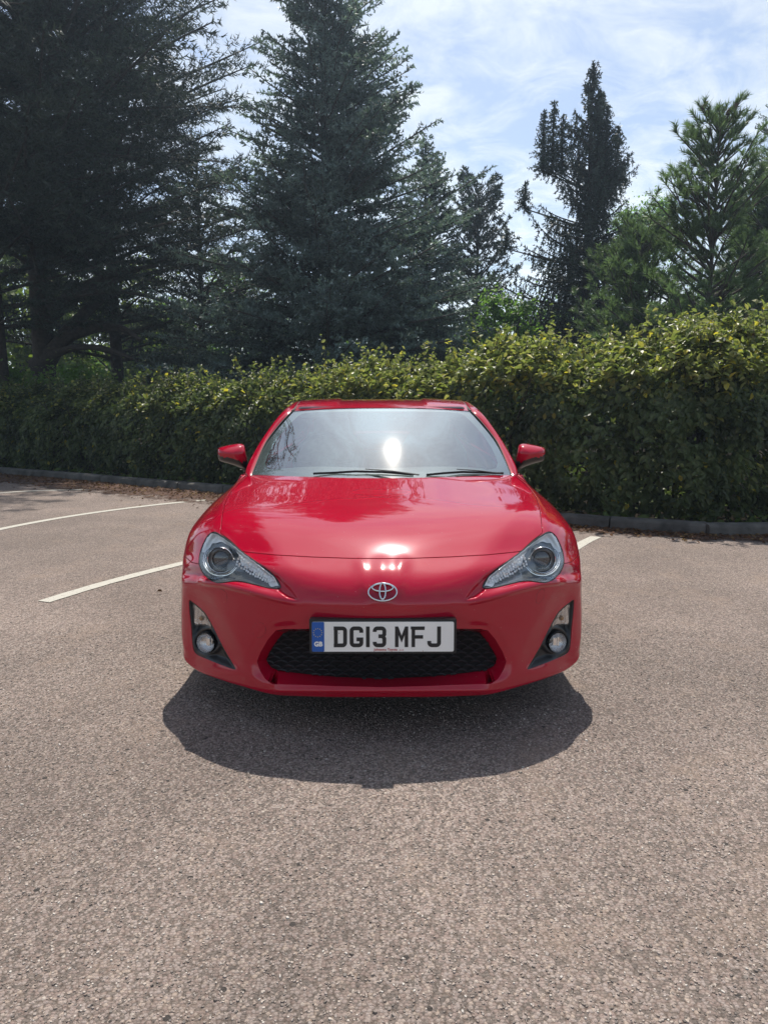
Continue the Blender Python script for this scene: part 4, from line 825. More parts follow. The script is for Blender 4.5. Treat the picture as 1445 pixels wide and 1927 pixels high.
# side skin, glass, rear
belt = [(.797, 1.475, .862), (.80, 1.9, .885), (.80, 2.4, .89), (.80, 2.9, .90), (.755, 3.41, .935), (.69, 3.95, .985), (.57, 4.14, .97)]
sideG = [[belt[0], (.865, 1.47, .72), (.872, 1.43, .55), (.868, 1.31, .35), (.845, 1.26, .17)],
         [belt[1], (.852, 1.9, .79), (.868, 1.9, .6), (.862, 1.9, .38), (.835, 1.9, .18)],
         [belt[2], (.852, 2.4, .79), (.862, 2.4, .6), (.858, 2.4, .38), (.835, 2.4, .18)],
         [belt[3], (.865, 2.9, .81), (.872, 2.9, .62), (.868, 2.9, .38), (.84, 2.9, .18)],
         [belt[4], (.862, 3.41, .84), (.8875, 3.41, .64), (.885, 3.41, .4), (.86, 3.41, .2)],
         [belt[5], (.78, 3.95, .88), (.82, 3.95, .65), (.81, 3.95, .42), (.77, 3.95, .23)],
         [belt[6], (.66, 4.15, .86), (.72, 4.18, .62), (.72, 4.18, .42), (.67, 4.14, .25)]]
Ss = surf(sideG, 10, 8, .8, mirror=False); Ns = grid_normals(Ss); Ns *= np.sign(Ns[20, 16, 0])
SV, SN, ST = Ss.reshape(-1, 3), Ns.reshape(-1, 3), grid_tris(*Ss.shape[:2])
circ = .355-np.hypot(SV[:, 1]-3.41, SV[:, 2]-.31); V1, N1, T1 = clip(SV, SN, ST, -circ)
for s in (1, -1):
    fdo = lambda V: np.minimum(V[:, 1]-1.56, 2.62-V[:, 1])
    Vd, Nd, Td = clip(V1, N1, T1, np.minimum(fdo(V1), V1[:, 2]-.26)); panel('door', Vd, Nd, Td, M['paint'], car, mirror='one', side=s)
    Vd, Nd, Td = clip(V1, N1, T1, -np.minimum(fdo(V1), V1[:, 2]-.26)-.004); panel('rear_quarter', Vd, Nd, Td, M['paint'], car, mirror='one', side=s)
    # side glass
    a = curve(outr[2:], 6)-[.008, 0, .004]; b = curve([(.79, 1.62, .872), (.80, 1.8, .885), (.80, 2.0, .89), (.80, 2.2, .89), (.80, 2.4, .89), (.795, 2.6, .89), (.79, 2.9, .90), (.77, 3.2, .92), (.74, 3.45, .94)], 6)
    Gs = np.stack([a*(1-t)+b*t+np.array([.02*math.sin(math.pi*t), 0, 0]) for t in np.linspace(0, 1, 7)], 1)*[s, 1, 1]
    npmesh('side_window', Gs.reshape(-1, 3), grid_tris(*Gs.shape[:2]).astype(np.int32), M['sideglass'], car)
bdl = [[(0, 3.45, 1.20), (.3, 3.45, 1.19), (.51, 3.45, 1.15)], [(0, 3.65, 1.12), (.32, 3.65, 1.11), (.56, 3.62, 1.06)], [(0, 3.88, 1.01), (.35, 3.87, 1.00), (.66, 3.82, .975)]]
Sb = surf(bdl, 6, 6, .9); V, Nn, T = mirror_join(Sb.reshape(-1, 3), grid_normals(Sb).reshape(-1, 3), grid_tris(*Sb.shape[:2])); npmesh('rear_window', V, T.astype(np.int32), M['sideglass'], car)
bt_ = [[(0, 3.88, 1.01), (.35, 3.87, 1.0), (.69, 3.82, .972)], [(0, 4.05, 1.0), (.35, 4.04, .995), (.66, 3.98, .985)], [(0, 4.16, 1.02), (.33, 4.15, 1.01), (.57, 4.12, .975)], [(0, 4.18, .9), (.36, 4.18, .9), (.66, 4.13, .86)], [(0, 4.22, .62), (.4, 4.21, .62), (.72, 4.16, .62)], [(0, 4.24, .4), (.4, 4.23, .4), (.72, 4.16, .42)], [(0, 4.18, .24), (.4, 4.18, .24), (.67, 4.12, .25)]]
Sb = surf(bt_, 8, 8, .6); Nb = grid_normals(Sb); Nb *= np.sign(Nb[10, 5, 1]) if Nb[40, 5, 1] > 0 else -1; V, Nn, T = mirror_join(Sb.reshape(-1, 3), Nb.reshape(-1, 3), grid_tris(*Sb.shape[:2])); npmesh('boot_lid', V, T.astype(np.int32), M['paint'], car)
# C-pillar filler
for s in (1, -1):
    Gc = surf([[(.51, 3.45, 1.15), (.60, 3.5, 1.11), (.75, 3.45, .935)], [(.56, 3.62, 1.06), (.66, 3.66, 1.03), (.73, 3.66, .95)], [(.66, 3.82, .975), (.68, 3.85, .975), (.70, 3.88, .97)]], 5, 5, .8, mirror=False)*[s, 1, 1]
    npmesh('rear_pillar', Gc.reshape(-1, 3), grid_tris(*Gc.shape[:2]).astype(np.int32), M['paint'], car)
# underbody
m = MB(); m.box((0, 2.45, .19), (1.60, 3.3, .02)); m.box((0, .70, .20), (1.25, .70, .02)); m.box((0, .88, .45), (1.1, .7, .36)); m.build('underbody', M['liner'], car, smooth=False)
# wheels
for (yy) in (.885, 3.41):
    for s in (1, -1):
        w_ = empty('wheel', (s*.758, yy, .308)); w_.parent = car; w_.location = Vector((s*.758, yy, .308))-car.location
        m = MB(); m.lathe([(.22, -.10), (.29, -.104), (.306, -.09), (.310, -.05), (.310, .05), (.306, .09), (.29, .104), (.22, .10)], (s*.758, yy, .312), (1, 0, 0), 40); m.build('tyre', M['rubber'], w_)
        m = MB(); m.lathe([(.215, -.1), (.22, -.09), (.2, -.08), (.2, .08), (.22, .09), (.215, .1)], (s*.758, yy, .312), (1, 0, 0), 40)
        for k in range(10):
            a = 2*math.pi*k/10; c = Vector((s*.84, yy+.11*math.cos(a), .312+.11*math.sin(a))); m.box(c, (.02, .21, .028), Matrix.Rotation(a, 3, 'X'))
        m.lathe([(.0, .03), (.05, .03), (.05, -.02)], (s*.83, yy, .312), (s, 0, 0), 16); m.build('rim', M['wheel'], w_)
# door mirrors
MO = [(308.4, 848), (306.5, 843), (299, 840.3), (286, 837.3), (272, 835.2), (262, 836.5), (257.5, 843), (254.5, 855), (252.5, 868), (253.5, 878), (258, 883), (267, 879.5), (280, 874.5), (294, 870.5), (304, 867), (307.2, 860)]
MOs = smooth_poly(MO, 3)
for s in (1, -1):
    yb = 1.60; ctr = np.array([279., 856.]); rings = []
    for (sc_, dy_) in ((.93, .10), (1.0, .06), (1.0, .02), (.965, -.012), (.87, -.032), (.68, -.046), (.40, -.056), (.15, -.060)):
        ring = []
        for u, p in MOs:
            q = ctr+(np.array([u, p])-ctr)*sc_; q[1] = 853.5+(q[1]-853.5)  # wedge ridge
            ring.append((s*P(q[0], q[1], yb+dy_)[0], yb+dy_, P(q[0], q[1], yb+dy_)[2]))
        rings.append(ring)
    n = len(MOs); V = [v for r in rings for v in r]+[(s*P(ctr[0], 853.5, yb-.061)[0], yb-.061, P(ctr[0], 853.5, yb-.061)[2])]
    Fc = [(i*n+k, i*n+(k+1) % n, (i+1)*n+(k+1) % n, (i+1)*n+k) for i in range(len(rings)-1) for k in range(n)]+[((len(rings)-1)*n+k, (len(rings)-1)*n+(k+1) % n, len(V)-1) for k in range(n)]
    # front wedge: parts above the ridge lean back, below lean under
    V = [(x, y+(.9*max(0, z-.985)**1.0*.9 if i >= 2*n else 0)+(.25*max(0, .985-z) if i >= 2*n else 0), z) for i, (x, y, z) in enumerate(V)]
    red = []; blk = []
    for f in Fc:
        c = np.mean([V[i] for i in f], 0); uu, pp = proj(c); lim = np.interp(uu, [252, 262, 285, 309], [862, 868, 862, 853])
        (blk if pp > lim+2 else red).append(f)
    mir = npmesh('door_mirror', V, red, M['paint'], car, sharp=60); 
    bm = bmesh.new(); bm.from_mesh(mir.data); bmesh.ops.recalc_face_normals(bm, faces=bm.faces); bmesh.ops.delete(bm, geom=[v for v in bm.verts if not v.link_faces], context='VERTS'); bm.to_mesh(mir.data); bm.free()
    bk = npmesh('mirror_base', V, blk, M['black'], mir, sharp=60)
    bm = bmesh.new(); bm.from_mesh(bk.data); bmesh.ops.delete(bm, geom=[v for v in bm.verts if not v.link_faces], context='VERTS'); bmesh.ops.recalc_face_normals(bm, faces=bm.faces); bm.to_mesh(bk.data); bm.free()
    m = MB(); m.add([(v[0], v[1]-.002, v[2]) for v in V[:n]], [tuple(range(n))]); m.build('mirror_glass', M['chrome'], mir)
    m = MB(); a = Vector(P(259, 876, 1.64)); b = Vector(P(250, 893, 1.66)); a.x *= s; b.x *= s; m.tube([a, (a+b)/2+Vector((0, 0, .0)), b], [.022, .018, .03], 8, flat=(1, .8)); m.build('mirror_stalk', M['black'], mir)
    m = MB(); q = Vector(P(248.5, 889.5, 1.42)); q.x *= s; m.add([q+Vector((s*a_*.022, -.012+b_, c_*.010)) for a_, b_, c_ in ((-1, 0, -1), (1, .01, -1), (.8, .02, .6), (-1, .01, 1))], [(0, 1, 2, 3)]); m.build('corner_trim', principled('grey_trim', (.35, .35, .35), .4), car)
# wipers
def gl_pt(u, py, lift=.012):
    uu, pp = proj(WV); i = np.argmin(np.hypot(uu-abs(u), pp-py)); y = WV[i, 1]; q = Vector(P(u, py, y)); n_ = Vector(WNr[i]); n_.x *= 1 if u > 0 else -1; return q+n_*lift
for pts, arm in (([(-128, 893.5), (-90, 892), (-50, 889.5), (0, 890.5), (60, 895.5)], [(70, 900), (20, 893), (-30, 889)]), ([(84, 896), (120, 892.5), (150, 890.5), (190, 891.5), (228, 893)], [(222, 897), (180, 892), (140, 889.5)])):
    m = MB(); m.tube([gl_pt(u, p, .008) for u, p in pts], .0055, 6, flat=(.5, 1.2)); wp = m.build('wiper', M['rubber'], car)
    m = MB(); m.tube([gl_pt(u, p, .022) for u, p in arm], [.009, .007, .005], 6, flat=(1, .5)); m.build('wiper_arm', M['black'], wp)
# cabin
m = MB(); ds = surf([[(0, 1.22, .85), (.35, 1.25, .85), (.68, 1.38, .85)], [(0, 1.45, .895), (.35, 1.47, .895), (.70, 1.55, .88)], [(0, 1.68, .885), (.35, 1.70, .90), (.72, 1.75, .87)], [(0, 1.78, .78), (.35, 1.80, .80), (.72, 1.84, .78)], [(0, 1.76, .4), (.35, 1.78, .4), (.72, 1.8, .4)]], 6, 6, .7)
V, Nn, T = mirror_join(ds.reshape(-1, 3), ds.reshape(-1, 3), grid_tris(*ds.shape[:2])); npmesh('dashboard', V, T.astype(np.int32), M['cabin'], car)
m = MB(); sc0 = Vector((-.36, 1.93, .90)); tm = Matrix.Rotation(R_(-22), 3, 'X'); m.tube([sc0+tm @ Vector((.183*math.cos(t), 0, .183*math.sin(t))) for t in np.linspace(0, 2*math.pi, 40, endpoint=False)], .015, 8, closed=True); st_w = m.build('steering_wheel', M['cabin'], car)
m = MB(); m.box(sc0+Vector((0, -.02, 0)), (.15, .05, .11), tm); m.tube([sc0+tm @ Vector((-.18, 0, 0)), sc0+tm @ Vector((.18, 0, 0))], .014, 6); m.tube([sc0, sc0+tm @ Vector((0, 0, -.18))], .014, 6); m.tube([sc0, sc0+Vector((0, -.25, -.08))], .04, 8); m.build('wheel_hub', M['cabin'], st_w)
for s in (1, -1):
    prof = [(.0, 2.08, .40), (.0, 2.12, .52), (0, 2.5, .50), (0, 2.62, .62), (0, 2.74, .92), (0, 2.80, 1.06)]
    m = MB(); V = []
    for k, (x, y, z) in enumerate(prof):
        hw = [.24, .25, .26, .27, .25, .16][k]
        for f in np.linspace(-1, 1, 9): V.append((s*.37+hw*f, y-.07*abs(f)**3, z+(.05*abs(f)**3 if k < 3 else 0)))
    Fc = [(i*9+k, i*9+k+1, i*9+k+10, i*9+k+9) for i in range(5) for k in range(8)]; m.add(V, Fc); m.add([(v[0], v[1]+.10, v[2]-.04) for v in V], [f[::-1] for f in Fc]); seat = m.build('seat', M['seat'], car)
    m = MB(); V, Fc = rrect(.26, .17, .05, -.04, .05); m.add([(v[0]+s*.37, v[1]+2.80, v[2]+1.09) for v in V], Fc); m.build('headrest', M['seat'], seat)
m = MB(); m.box((0, 3.0, .5), (1.3, .15, .8)); m.box((0, 2.3, .25), (1.5, 1.6, .03)); m.box((0, 2.2, .42), (.24, 1.2, .3)); m.build('cabin_floor', M['cabin'], car, smooth=False)
V, Fc = rrect(.25, .065, .028, -.02, .03); mv = npmesh('rear_view_mirror', [(v[0]+.02, v[1]+1.83, v[2]+1.135) for v in V], Fc, M['cabin'], car, sharp=30)
m = MB(); m.tube([(0, 1.82, 1.15), (0, 1.82, 1.185)], .015, 8); m.box((0, 1.825, 1.182), (.045, .02, .035)); m.build('mirror_mount', M['cabin'], mv)
for s in (1, -1):
    V, Fc = rrect(.38, .13, .03, -.006, .006); tm = Matrix.Rotation(R_(62), 3, 'X'); npmesh('sun_visor', [tuple(Vector((s*.33, 2.0, 1.21))+tm @ Vector(v)) for v in V], Fc, principled('visor', (.3, .3, .3), .8), car, sharp=30)
V, Fc = rrect(.06, .075, .004, 0, .001); npmesh('window_sticker', [(v[0]-.5, v[1]+1.47, v[2]+.955) for v in V], Fc, M['plate'], car, sharp=30) if False else None

# ------------------------------------------------------------------ trees and hedge
def unit(v): return v/(np.linalg.norm(v, axis=-1, keepdims=True)+1e-9)
def needles(S, D, Ln, per_m, nl, nw, rng, fwd=.6, up=0.0, spread=1.0):
    """thin triangles round twig segments; S start, D unit dir, Ln lengths"""
    k = np.maximum((Ln*per_m+rng.random(len(Ln))).astype(int), 0); i = np.repeat(np.arange(len(S)), k); n = len(i)
    t = rng.random(n); B = S[i]+D[i]*(Ln[i]*t)[:, None]; r = rng.normal(size=(n, 3)); r = unit(r-(r*D[i]).sum(1, keepdims=True)*D[i])
    d = unit(D[i]*fwd+r*spread+np.array([0, 0, up])); l = (nl*rng.uniform(.7, 1.25, n))[:, None]
    sd_ = unit(np.cross(d, rng.normal(size=(n, 3))))*(nw*.5)
    V = np.stack([B-sd_, B+sd_, B+d*l], 1).reshape(-1, 3); return V, np.arange(n*3).reshape(-1, 3)
def tubes(P0, P1, R0, R1, n=5):
    D = unit(P1-P0); a = np.where(np.abs(D[:, 2:3]) < .9, np.array([[0, 0, 1.]]), np.array([[1., 0, 0]])); x = unit(np.cross(D, a)); y = np.cross(D, x)
    th = np.arange(n)/n*2*math.pi; c = np.cos(th)[None, :, None]; s = np.sin(th)[None, :, None]; ring = x[:, None]*c+y[:, None]*s
    V = np.concatenate([P0[:, None]+ring*np.reshape(R0, (-1, 1, 1)), P1[:, None]+ring*np.reshape(R1, (-1, 1, 1))], 1).reshape(-1, 3)
    o = np.arange(len(P0))[:, None, None]*2*n; f = np.array([(i, (i+1) % n, n+(i+1) % n, n+i) for i in range(n)])[None]; return V, (o+f).reshape(-1, 4)
def bark(name, c, s=14): 
    return principled(name, c, .95, noise=(s, .4), bump=(s*2, 1, .02))
BK = bark('bark_dark', (.045, .036, .030)); BKG = bark('bark_grey', (.085, .075, .065)); BKR = bark('bark_red', (.08, .045, .03))
def polytube(pts, radii, n=8):
    m = MB(); m.tube(pts, radii, n); return m
def ground_xy(px, D): return (px-CARX)/F*D*1.0, CAMY+D
def tree_root(name, px, D, label, cat='tree', group=None):
    x, y = ground_xy(px, D); x = at_depth(px, 760, CAMY+D).x
    return empty(name, (x, y, -.03), label, cat, group)
def conifer(root, h, z0, Rf, rng, mat, barkm, nwh=.32, per=5, elev=(-.15, .5), curv=.12, sp2=.16, l2=.42, sp3=.0, nl=.05, nw=.02, per_m=45, hang=0.0, trunk_r=.14, drop=.1, lean=(0, 0), up=.0, tipup=0.0, asym=None, needle_fwd=.6, tuft=False, extra=None, twr=.006, skew=1.0, vis_trunk=True, irr=.25, maxb=None):
    """layered tree: trunk, whorls of limbs, side twigs; returns crown mesh"""
    o = np.array(root.location); tz = np.linspace(0, h, 12); wob = np.cumsum(rng.normal(0, .012*h/8, (12, 2)), 0)*(tz/h)[:, None]
    tc = np.stack([o[0]+lean[0]*tz+wob[:, 0], o[1]+lean[1]*tz+wob[:, 1], o[2]+tz], 1)
    tp = lambda z: np.stack([np.interp(z, tz, tc[:, k]) for k in range(3)], -1)
    if vis_trunk: polytube(tc, [max(trunk_r*(1-.93*z/h), .01) for z in tz], 9).build('trunk', barkm, root, sharp=80)
    zs = []; z = z0
    while z < h-.05: zs += [z+rng.uniform(-.4, .4)*nwh for _ in range(max(2, int(per+rng.uniform(-1, 1))))]; z += nwh*(.55+.45*(1-(z/h))) 
    zs = np.clip(np.array([z for z in zs if rng.random() > drop]), z0*.8, h-.03); n = len(zs)
    f = zs/h; az = rng.uniform(0, 2*math.pi, n); Lb = np.array([Rf(a) for a in f])*(1+irr*rng.normal(size=n)).clip(.4, 1.32)
    if asym is not None: Lb = Lb*np.array([asym(a, ff) for a, ff in zip(az, f)])
    if extra:
        for (fz, a, l) in extra: f = np.append(f, fz); zs = np.append(zs, fz*h); az = np.append(az, a); Lb = np.append(Lb, l)
        n = len(zs)
    el = elev[0]+(elev[1]-elev[0])*f+rng.normal(0, .08, n); H = np.stack([np.cos(az), np.sin(az), 0*az], 1); Z = np.array([0, 0, 1.]); O = tp(zs)
    cv = curv*(1+.4*rng.normal(size=n))
    NS = 7; ts = np.linspace(0, 1, NS+1); side = np.cross(H, Z); bend = rng.normal(0, .10, n)
    pt = lambda i, t: O[i]+H[i]*(Lb[i]*t*np.cos(el[i]))[:, None]+Z*(Lb[i]*(np.sin(el[i])*t-cv[i]*t*(1-tipup*t)*t))[:, None]+side[i]*(bend[i]*Lb[i]*t*t)[:, None]
    ii = np.repeat(np.arange(n), NS); ta = np.tile(ts[:-1], n); tb = np.tile(ts[1:], n); A = pt(ii, ta); B = pt(ii, tb)
    rb = (.008+.011*Lb)[ii]; bt, bf = tubes(A, B, rb*(1-.85*ta)+.003, rb*(1-.85*tb)+.003, 5)
    k = np.maximum((Lb/sp2).astype(int), 2); i2 = np.repeat(np.arange(n), k); t2 = np.concatenate([(np.arange(q)+rng.random(q)*.8)/q*.86+.14 for q in k]); S2 = pt(i2, t2); 
    dt = unit(pt(i2, np.minimum(t2+.05, 1.05))-S2); sgn = np.where(rng.random(len(i2)) < .5, 1, -1)
    sd2 = unit(np.cross(dt, Z)); D2 = unit(dt*rng.uniform(.45, .9, len(i2))[:, None]+sd2*(sgn*rng.uniform(.5, 1, len(i2)))[:, None]+Z*rng.normal(up, .16, len(i2))[:, None]+Z*(-hang)*1.0)
    if hang > 0: D2 = unit(dt*.25+rng.normal(0, .22, D2.shape)-Z*hang)
    L2 = np.clip(l2*Lb[i2]*(1.02-t2)**.75+.12, .08, 1.6)*rng.uniform(.6, 1.25, len(i2))
    parts = [(S2, D2, L2)]
    # leader tips of limbs
    it = np.arange(n); St = pt(it, np.full(n, .72)); Dt_ = pt(it, np.full(n, 1.0))-St; parts.append((St, unit(Dt_), np.linalg.norm(Dt_, axis=1)*1.1))
    # crown tip
    St = tp(np.linspace(h*.93, h, 4)[:-1]); parts.append((St, np.tile([[0, 0, 1.]], (3, 1)), np.full(3, h*.03)))
    if sp3 > 0:
        kk = np.maximum((L2/sp3).astype(int), 0); i3 = np.repeat(np.arange(len(S2)), kk); 
        t3 = rng.random(len(i3))*.85+.15; S3 = S2[i3]+D2[i3]*(L2[i3]*t3)[:, None]; sg = np.where(rng.random(len(i3)) < .5, 1, -1)[:, None]; s3 = unit(np.cross(D2[i3], Z+rng.normal(0, .15, (len(i3), 3))))*sg
        D3 = unit(D2[i3]*.75+s3*.8+Z*rng.normal(up, .15, len(i3))[:, None]-Z*hang*.5); L3 = np.clip(.5*L2[i3]*(1.05-t3)+.05, .05, .5)*rng.uniform(.7, 1.2, len(i3)); parts.append((S3, D3, L3))
    S_ = np.concatenate([p_[0] for p_ in parts]); D_ = np.concatenate([p_[1] for p_ in parts]); L_ = np.concatenate([p_[2] for p_ in parts])
    tv, tf = tubes(S2, S2+D2*L2[:, None], np.full(len(S2), twr), np.full(len(S2), twr*.4), 3)
    npmesh('limbs', np.vstack([bt, tv]), np.vstack([bf, tf[:, :4]+len(bt)]), barkm, root, True)['kind'] = 'stuff'
    if tuft:      # long needles bunched at twig ends
        E = S_+D_*L_[:, None]; S_ = np.concatenate([E-D_*.12*np.minimum(1, L_[:, None]/.12), S_+D_*(L_*.45)[:, None]]); D_ = np.concatenate([D_, D_]); L_ = np.full(len(S_), .13)
    V, T = needles(S_, D_, L_, per_m, nl, nw, rng, needle_fwd, up)
    cr_ = npmesh('crown', V, T.astype(np.int32), mat, root, False)
    return cr_

fir_m = leaf_mat('blue_fir_needles', [(.09, .135, .130), (.14, .19, .185), (.11, .155, .14), (.20, .25, .24)], .25, .55, .35, tcol=1.1, clump=1.6, lo=.45, hi=1.75)
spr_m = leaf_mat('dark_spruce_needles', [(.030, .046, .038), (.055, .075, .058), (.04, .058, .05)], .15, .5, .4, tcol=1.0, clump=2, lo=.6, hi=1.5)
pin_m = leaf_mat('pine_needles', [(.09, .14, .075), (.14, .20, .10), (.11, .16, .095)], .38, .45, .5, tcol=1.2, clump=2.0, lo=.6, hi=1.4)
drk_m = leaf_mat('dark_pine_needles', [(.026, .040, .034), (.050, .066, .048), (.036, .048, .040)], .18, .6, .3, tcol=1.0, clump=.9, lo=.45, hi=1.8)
grn_m = leaf_mat('light_green_leaves', [(.08, .15, .03), (.13, .22, .05), (.10, .17, .04)], .5, .5, .35)
yel_m = leaf_mat('sunlit_yellow_green_leaves', [(.08, .12, .02), (.15, .19, .035), (.10, .14, .03)], .45, .5, .35)

rng = np.random.default_rng(3)
# main blue fir
t = tree_root('fir_tree', 618, 18.5, 'tall broad blue-green fir with layered boughs behind the hedge, its tip at the top edge')
conifer(t, 12.7, .5, lambda f: 4.15*(1-f)**.93+.22, rng, fir_m, BKG, nwh=.27, per=9, elev=(-.06, .75), curv=.10, sp2=.15, l2=.36, sp3=.12, nl=.09, nw=.046, per_m=27, trunk_r=.22, drop=.04, irr=.28, tipup=.8, up=.05, extra=[(.80, math.pi*.98, 1.9), (.84, math.pi*.93, 1.6), (.74, .15, 2.0), (.25, math.pi*1.0, 4.7), (.20, math.pi*1.05, 4.5), (.28, math.pi*1.04, 4.3), (.16, math.pi*.97, 4.4), (.22, math.pi*1.1, 4.6), (.12, math.pi*1.06, 4.2)])
t = tree_root('fir_tree', 800, 20.5, 'smaller blue-green fir with one bough reaching right, at the right flank of the tall fir')
conifer(t, 8.2, .4, lambda f: 2.0*(1-f)**.8+.2, rng, fir_m, BKG, nwh=.26, per=9, elev=(.0, .7), curv=.06, sp2=.15, l2=.36, sp3=.13, nl=.075, nw=.036, per_m=46, trunk_r=.14, tipup=.8, up=.05, extra=[(.80, .05, 2.1), (.70, .1, 1.7), (.74, .0, 1.5)])
# slim pine beyond
t = tree_root('pine_tree', 893, 24, 'slim open-crowned pine with bare upper trunk standing between fir and spruce')
conifer(t, 8.0, 2.0, lambda f: 1.25*(1-abs(f-.66)*1.5)+.15, rng, spr_m, BKG, nwh=.38, per=8, elev=(.3, .9), curv=-.05, sp2=.2, l2=.5, nl=.12, nw=.042, per_m=80, trunk_r=.12, tuft=True, drop=.1)
# pale green small tree
t = tree_root('leafy_tree', 946, 15.8, 'small bright green leafy tree low between the fir and the dark spruce')
LARCH = t
# dark drooping spruce with extra leaders
t = tree_root('spruce_tree', 1092, 17, 'dark drooping spruce with several spires, tallest tree right of the fir')
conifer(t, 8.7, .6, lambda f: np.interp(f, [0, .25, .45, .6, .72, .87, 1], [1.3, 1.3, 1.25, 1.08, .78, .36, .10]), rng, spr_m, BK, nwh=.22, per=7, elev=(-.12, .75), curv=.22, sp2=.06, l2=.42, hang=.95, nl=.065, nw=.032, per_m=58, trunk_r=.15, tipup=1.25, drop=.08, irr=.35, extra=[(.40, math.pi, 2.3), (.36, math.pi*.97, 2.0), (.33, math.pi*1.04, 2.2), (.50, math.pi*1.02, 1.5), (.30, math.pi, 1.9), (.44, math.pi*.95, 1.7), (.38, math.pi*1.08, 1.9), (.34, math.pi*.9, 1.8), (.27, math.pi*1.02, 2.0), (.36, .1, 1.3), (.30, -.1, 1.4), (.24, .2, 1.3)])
loc = np.array(t.location); SS, DD, LL = [], [], []; bp0, bp1 = [], []
for (px, py, hgt, ln) in ((1024, 205, 1.3, .20), (1043, 188, 1.5, .22), (1130, 165, 1.7, .22), (1163, 238, 1.1, .24), (988, 340, .6, .18), (1143, 195, 1.4, .2), (953, 425, .5, .16), (1060, 215, 1.2, .25)):
    tip = np.array(at_depth(px, py, loc[1])); b0 = tip-[0, 0, hgt]
    bp0 += [b0, np.array([loc[0], loc[1], b0[2]-.45])]; bp1 += [tip, b0]
    for z in np.arange(0, hgt, .05):
        for q in range(8):
            a = rng.uniform(0, 6.28); SS.append(b0+[0, 0, z]); DD.append(np.array([math.cos(a), math.sin(a), rng.uniform(-1.3, .4)])); LL.append((1.35*ln*(1-z/hgt)**.8+.06)*rng.uniform(.6, 1.2))
SS, DD, LL = np.array(SS), unit(np.array(DD)), np.array(LL); V, T = needles(SS, DD, LL, 60, .055, .028, rng); npmesh('leader_spires', V, T.astype(np.int32), spr_m, t, False)
V, Q4 = tubes(np.array(bp0), np.array(bp1), np.full(len(bp0), .03), np.full(len(bp0), .012), 5); npmesh('leader_stems', V, Q4, BK, t)
# pale tree behind
def broad(root, h, R, z0, rng, mat, n, size, barkm, blobs=26, flat=.75, trunk=True, tr=.15, thin=.55):
    o = np.array(root.location); c = []
    for _ in range(blobs):
        a = rng.uniform(0, 6.28); r = R*math.sqrt(rng.random())*.8; z = z0+(h-z0)*rng.random(); k = math.sin(math.pi*min(1, max(.08, (z-z0)/(h-z0)*.86+.1)))**.6; c.append((o[0]+math.cos(a)*r*k, o[1]+math.sin(a)*r*k, o[2]+z*.93, R*rng.uniform(.22, .42)))
    c = np.array(c); i = rng.integers(0, blobs, n); d = unit(rng.normal(size=(n, 3))); rr = c[i, 3]*np.abs(rng.normal(0, .62, n)); Pp = c[i, :3]+d*rr[:, None]*[1, 1, flat]; Pp[:, 2] = np.maximum(Pp[:, 2], o[2]+.05)
    V, T = leaves_mesh(Pp, unit(d+np.array([0, 0, .6])+rng.normal(0, .6, (n, 3))), size*rng.uniform(.7, 1.3, n), rng, .2)
    if trunk:
        P0 = np.tile(o[None]+[[0, 0, h*.25]], (blobs, 1)); mid = (P0+c[:, :3])/2+rng.normal(0, R*.06, (blobs, 3)); v1, f1 = tubes(np.vstack([P0, mid]), np.vstack([mid, c[:, :3]]), np.concatenate([np.full(blobs, tr*.45), np.full(blobs, tr*.25)]), np.concatenate([np.full(blobs, tr*.25), np.full(blobs, tr*.06)]), 5)
        npmesh('limbs', v1, f1, barkm, root); polytube([o, o+[0, 0, h*.28]], [tr, tr*.7], 8).build('trunk', barkm, root)
    npmesh('crown', V, T.astype(np.int32), mat, root, False)
broad(LARCH, 3.9, 1.05, .3, rng, grn_m, 9000, .085, BKG, 46, tr=.07)
t = tree_root('broadleaf_tree', 1205, 27, 'pale green leafy tree rising behind the dark spruce and the pine'); broad(t, 9.2, 2.2, 1.5, rng, grn_m, 15000, .10, BKG, 34)
# right pine
def pine(px, D, h, R, lab, seed, n_=.22, lean=(0, 0), extra=None, per=7, z0=.6, pm=190):
    rg = np.random.default_rng(seed); t = tree_root('pine_tree', px, D, lab)
    conifer(t, h, z0, lambda f: R*(1-f)**.6*.95+.16, rg, pin_m, BKG, nwh=n_, per=per, elev=(.2, .85), curv=-.12, sp2=.20, l2=.36, sp3=.26, nl=.105, nw=.012, per_m=pm, trunk_r=.075, tuft=True, up=.25, needle_fwd=1.0, irr=.3, lean=lean, extra=extra)
    return t
p1 = pine(1322, 11.6, 5.55, 1.75, 'young long-needled pine with bare stem and cones at its top behind the right hedge', 21, extra=[(.72, .1, .9)], per=6)
for (px, py) in ((1327, 196), (1333, 205), (1383, 200), (1372, 207)):
    q = at_depth(px, py, p1.location.y+RG.uniform(-.1, .1)); m = MB(); m.lathe([(.0, -.09), (.024, -.075), (.034, -.04), (.03, .0), (.018, .04), (.0, .06)], q, (RG.uniform(-.6, .6), 0, 1), 10); m.build('cone', BKR, p1)
pine(1456, 14.5, 5.9, 2.3, 'dense long-needled pine cut by the right edge of the view', 22)
pine(1190, 13.0, 4.3, 1.6, 'low bushy pine in front of the dark spruce, left of the coned pine', 23, z0=.5)
pine(1400, 15.5, 5.5, 2.2, 'bushy pine filling the space behind the coned pine at right', 24)
t = tree_root('spruce_tree', 1422, 17.5, 'green spruce tip rising above the pines at the far right edge')
conifer(t, 8.0, 1, lambda f: 2.2*(1-f)**.8+.15, np.random.default_rng(9), fir_m, BK, nwh=.3, per=6, elev=(.1, .7), sp2=.15, l2=.4, sp3=.2, nl=.05, nw=.025, per_m=44, trunk_r=.13, tipup=.8)

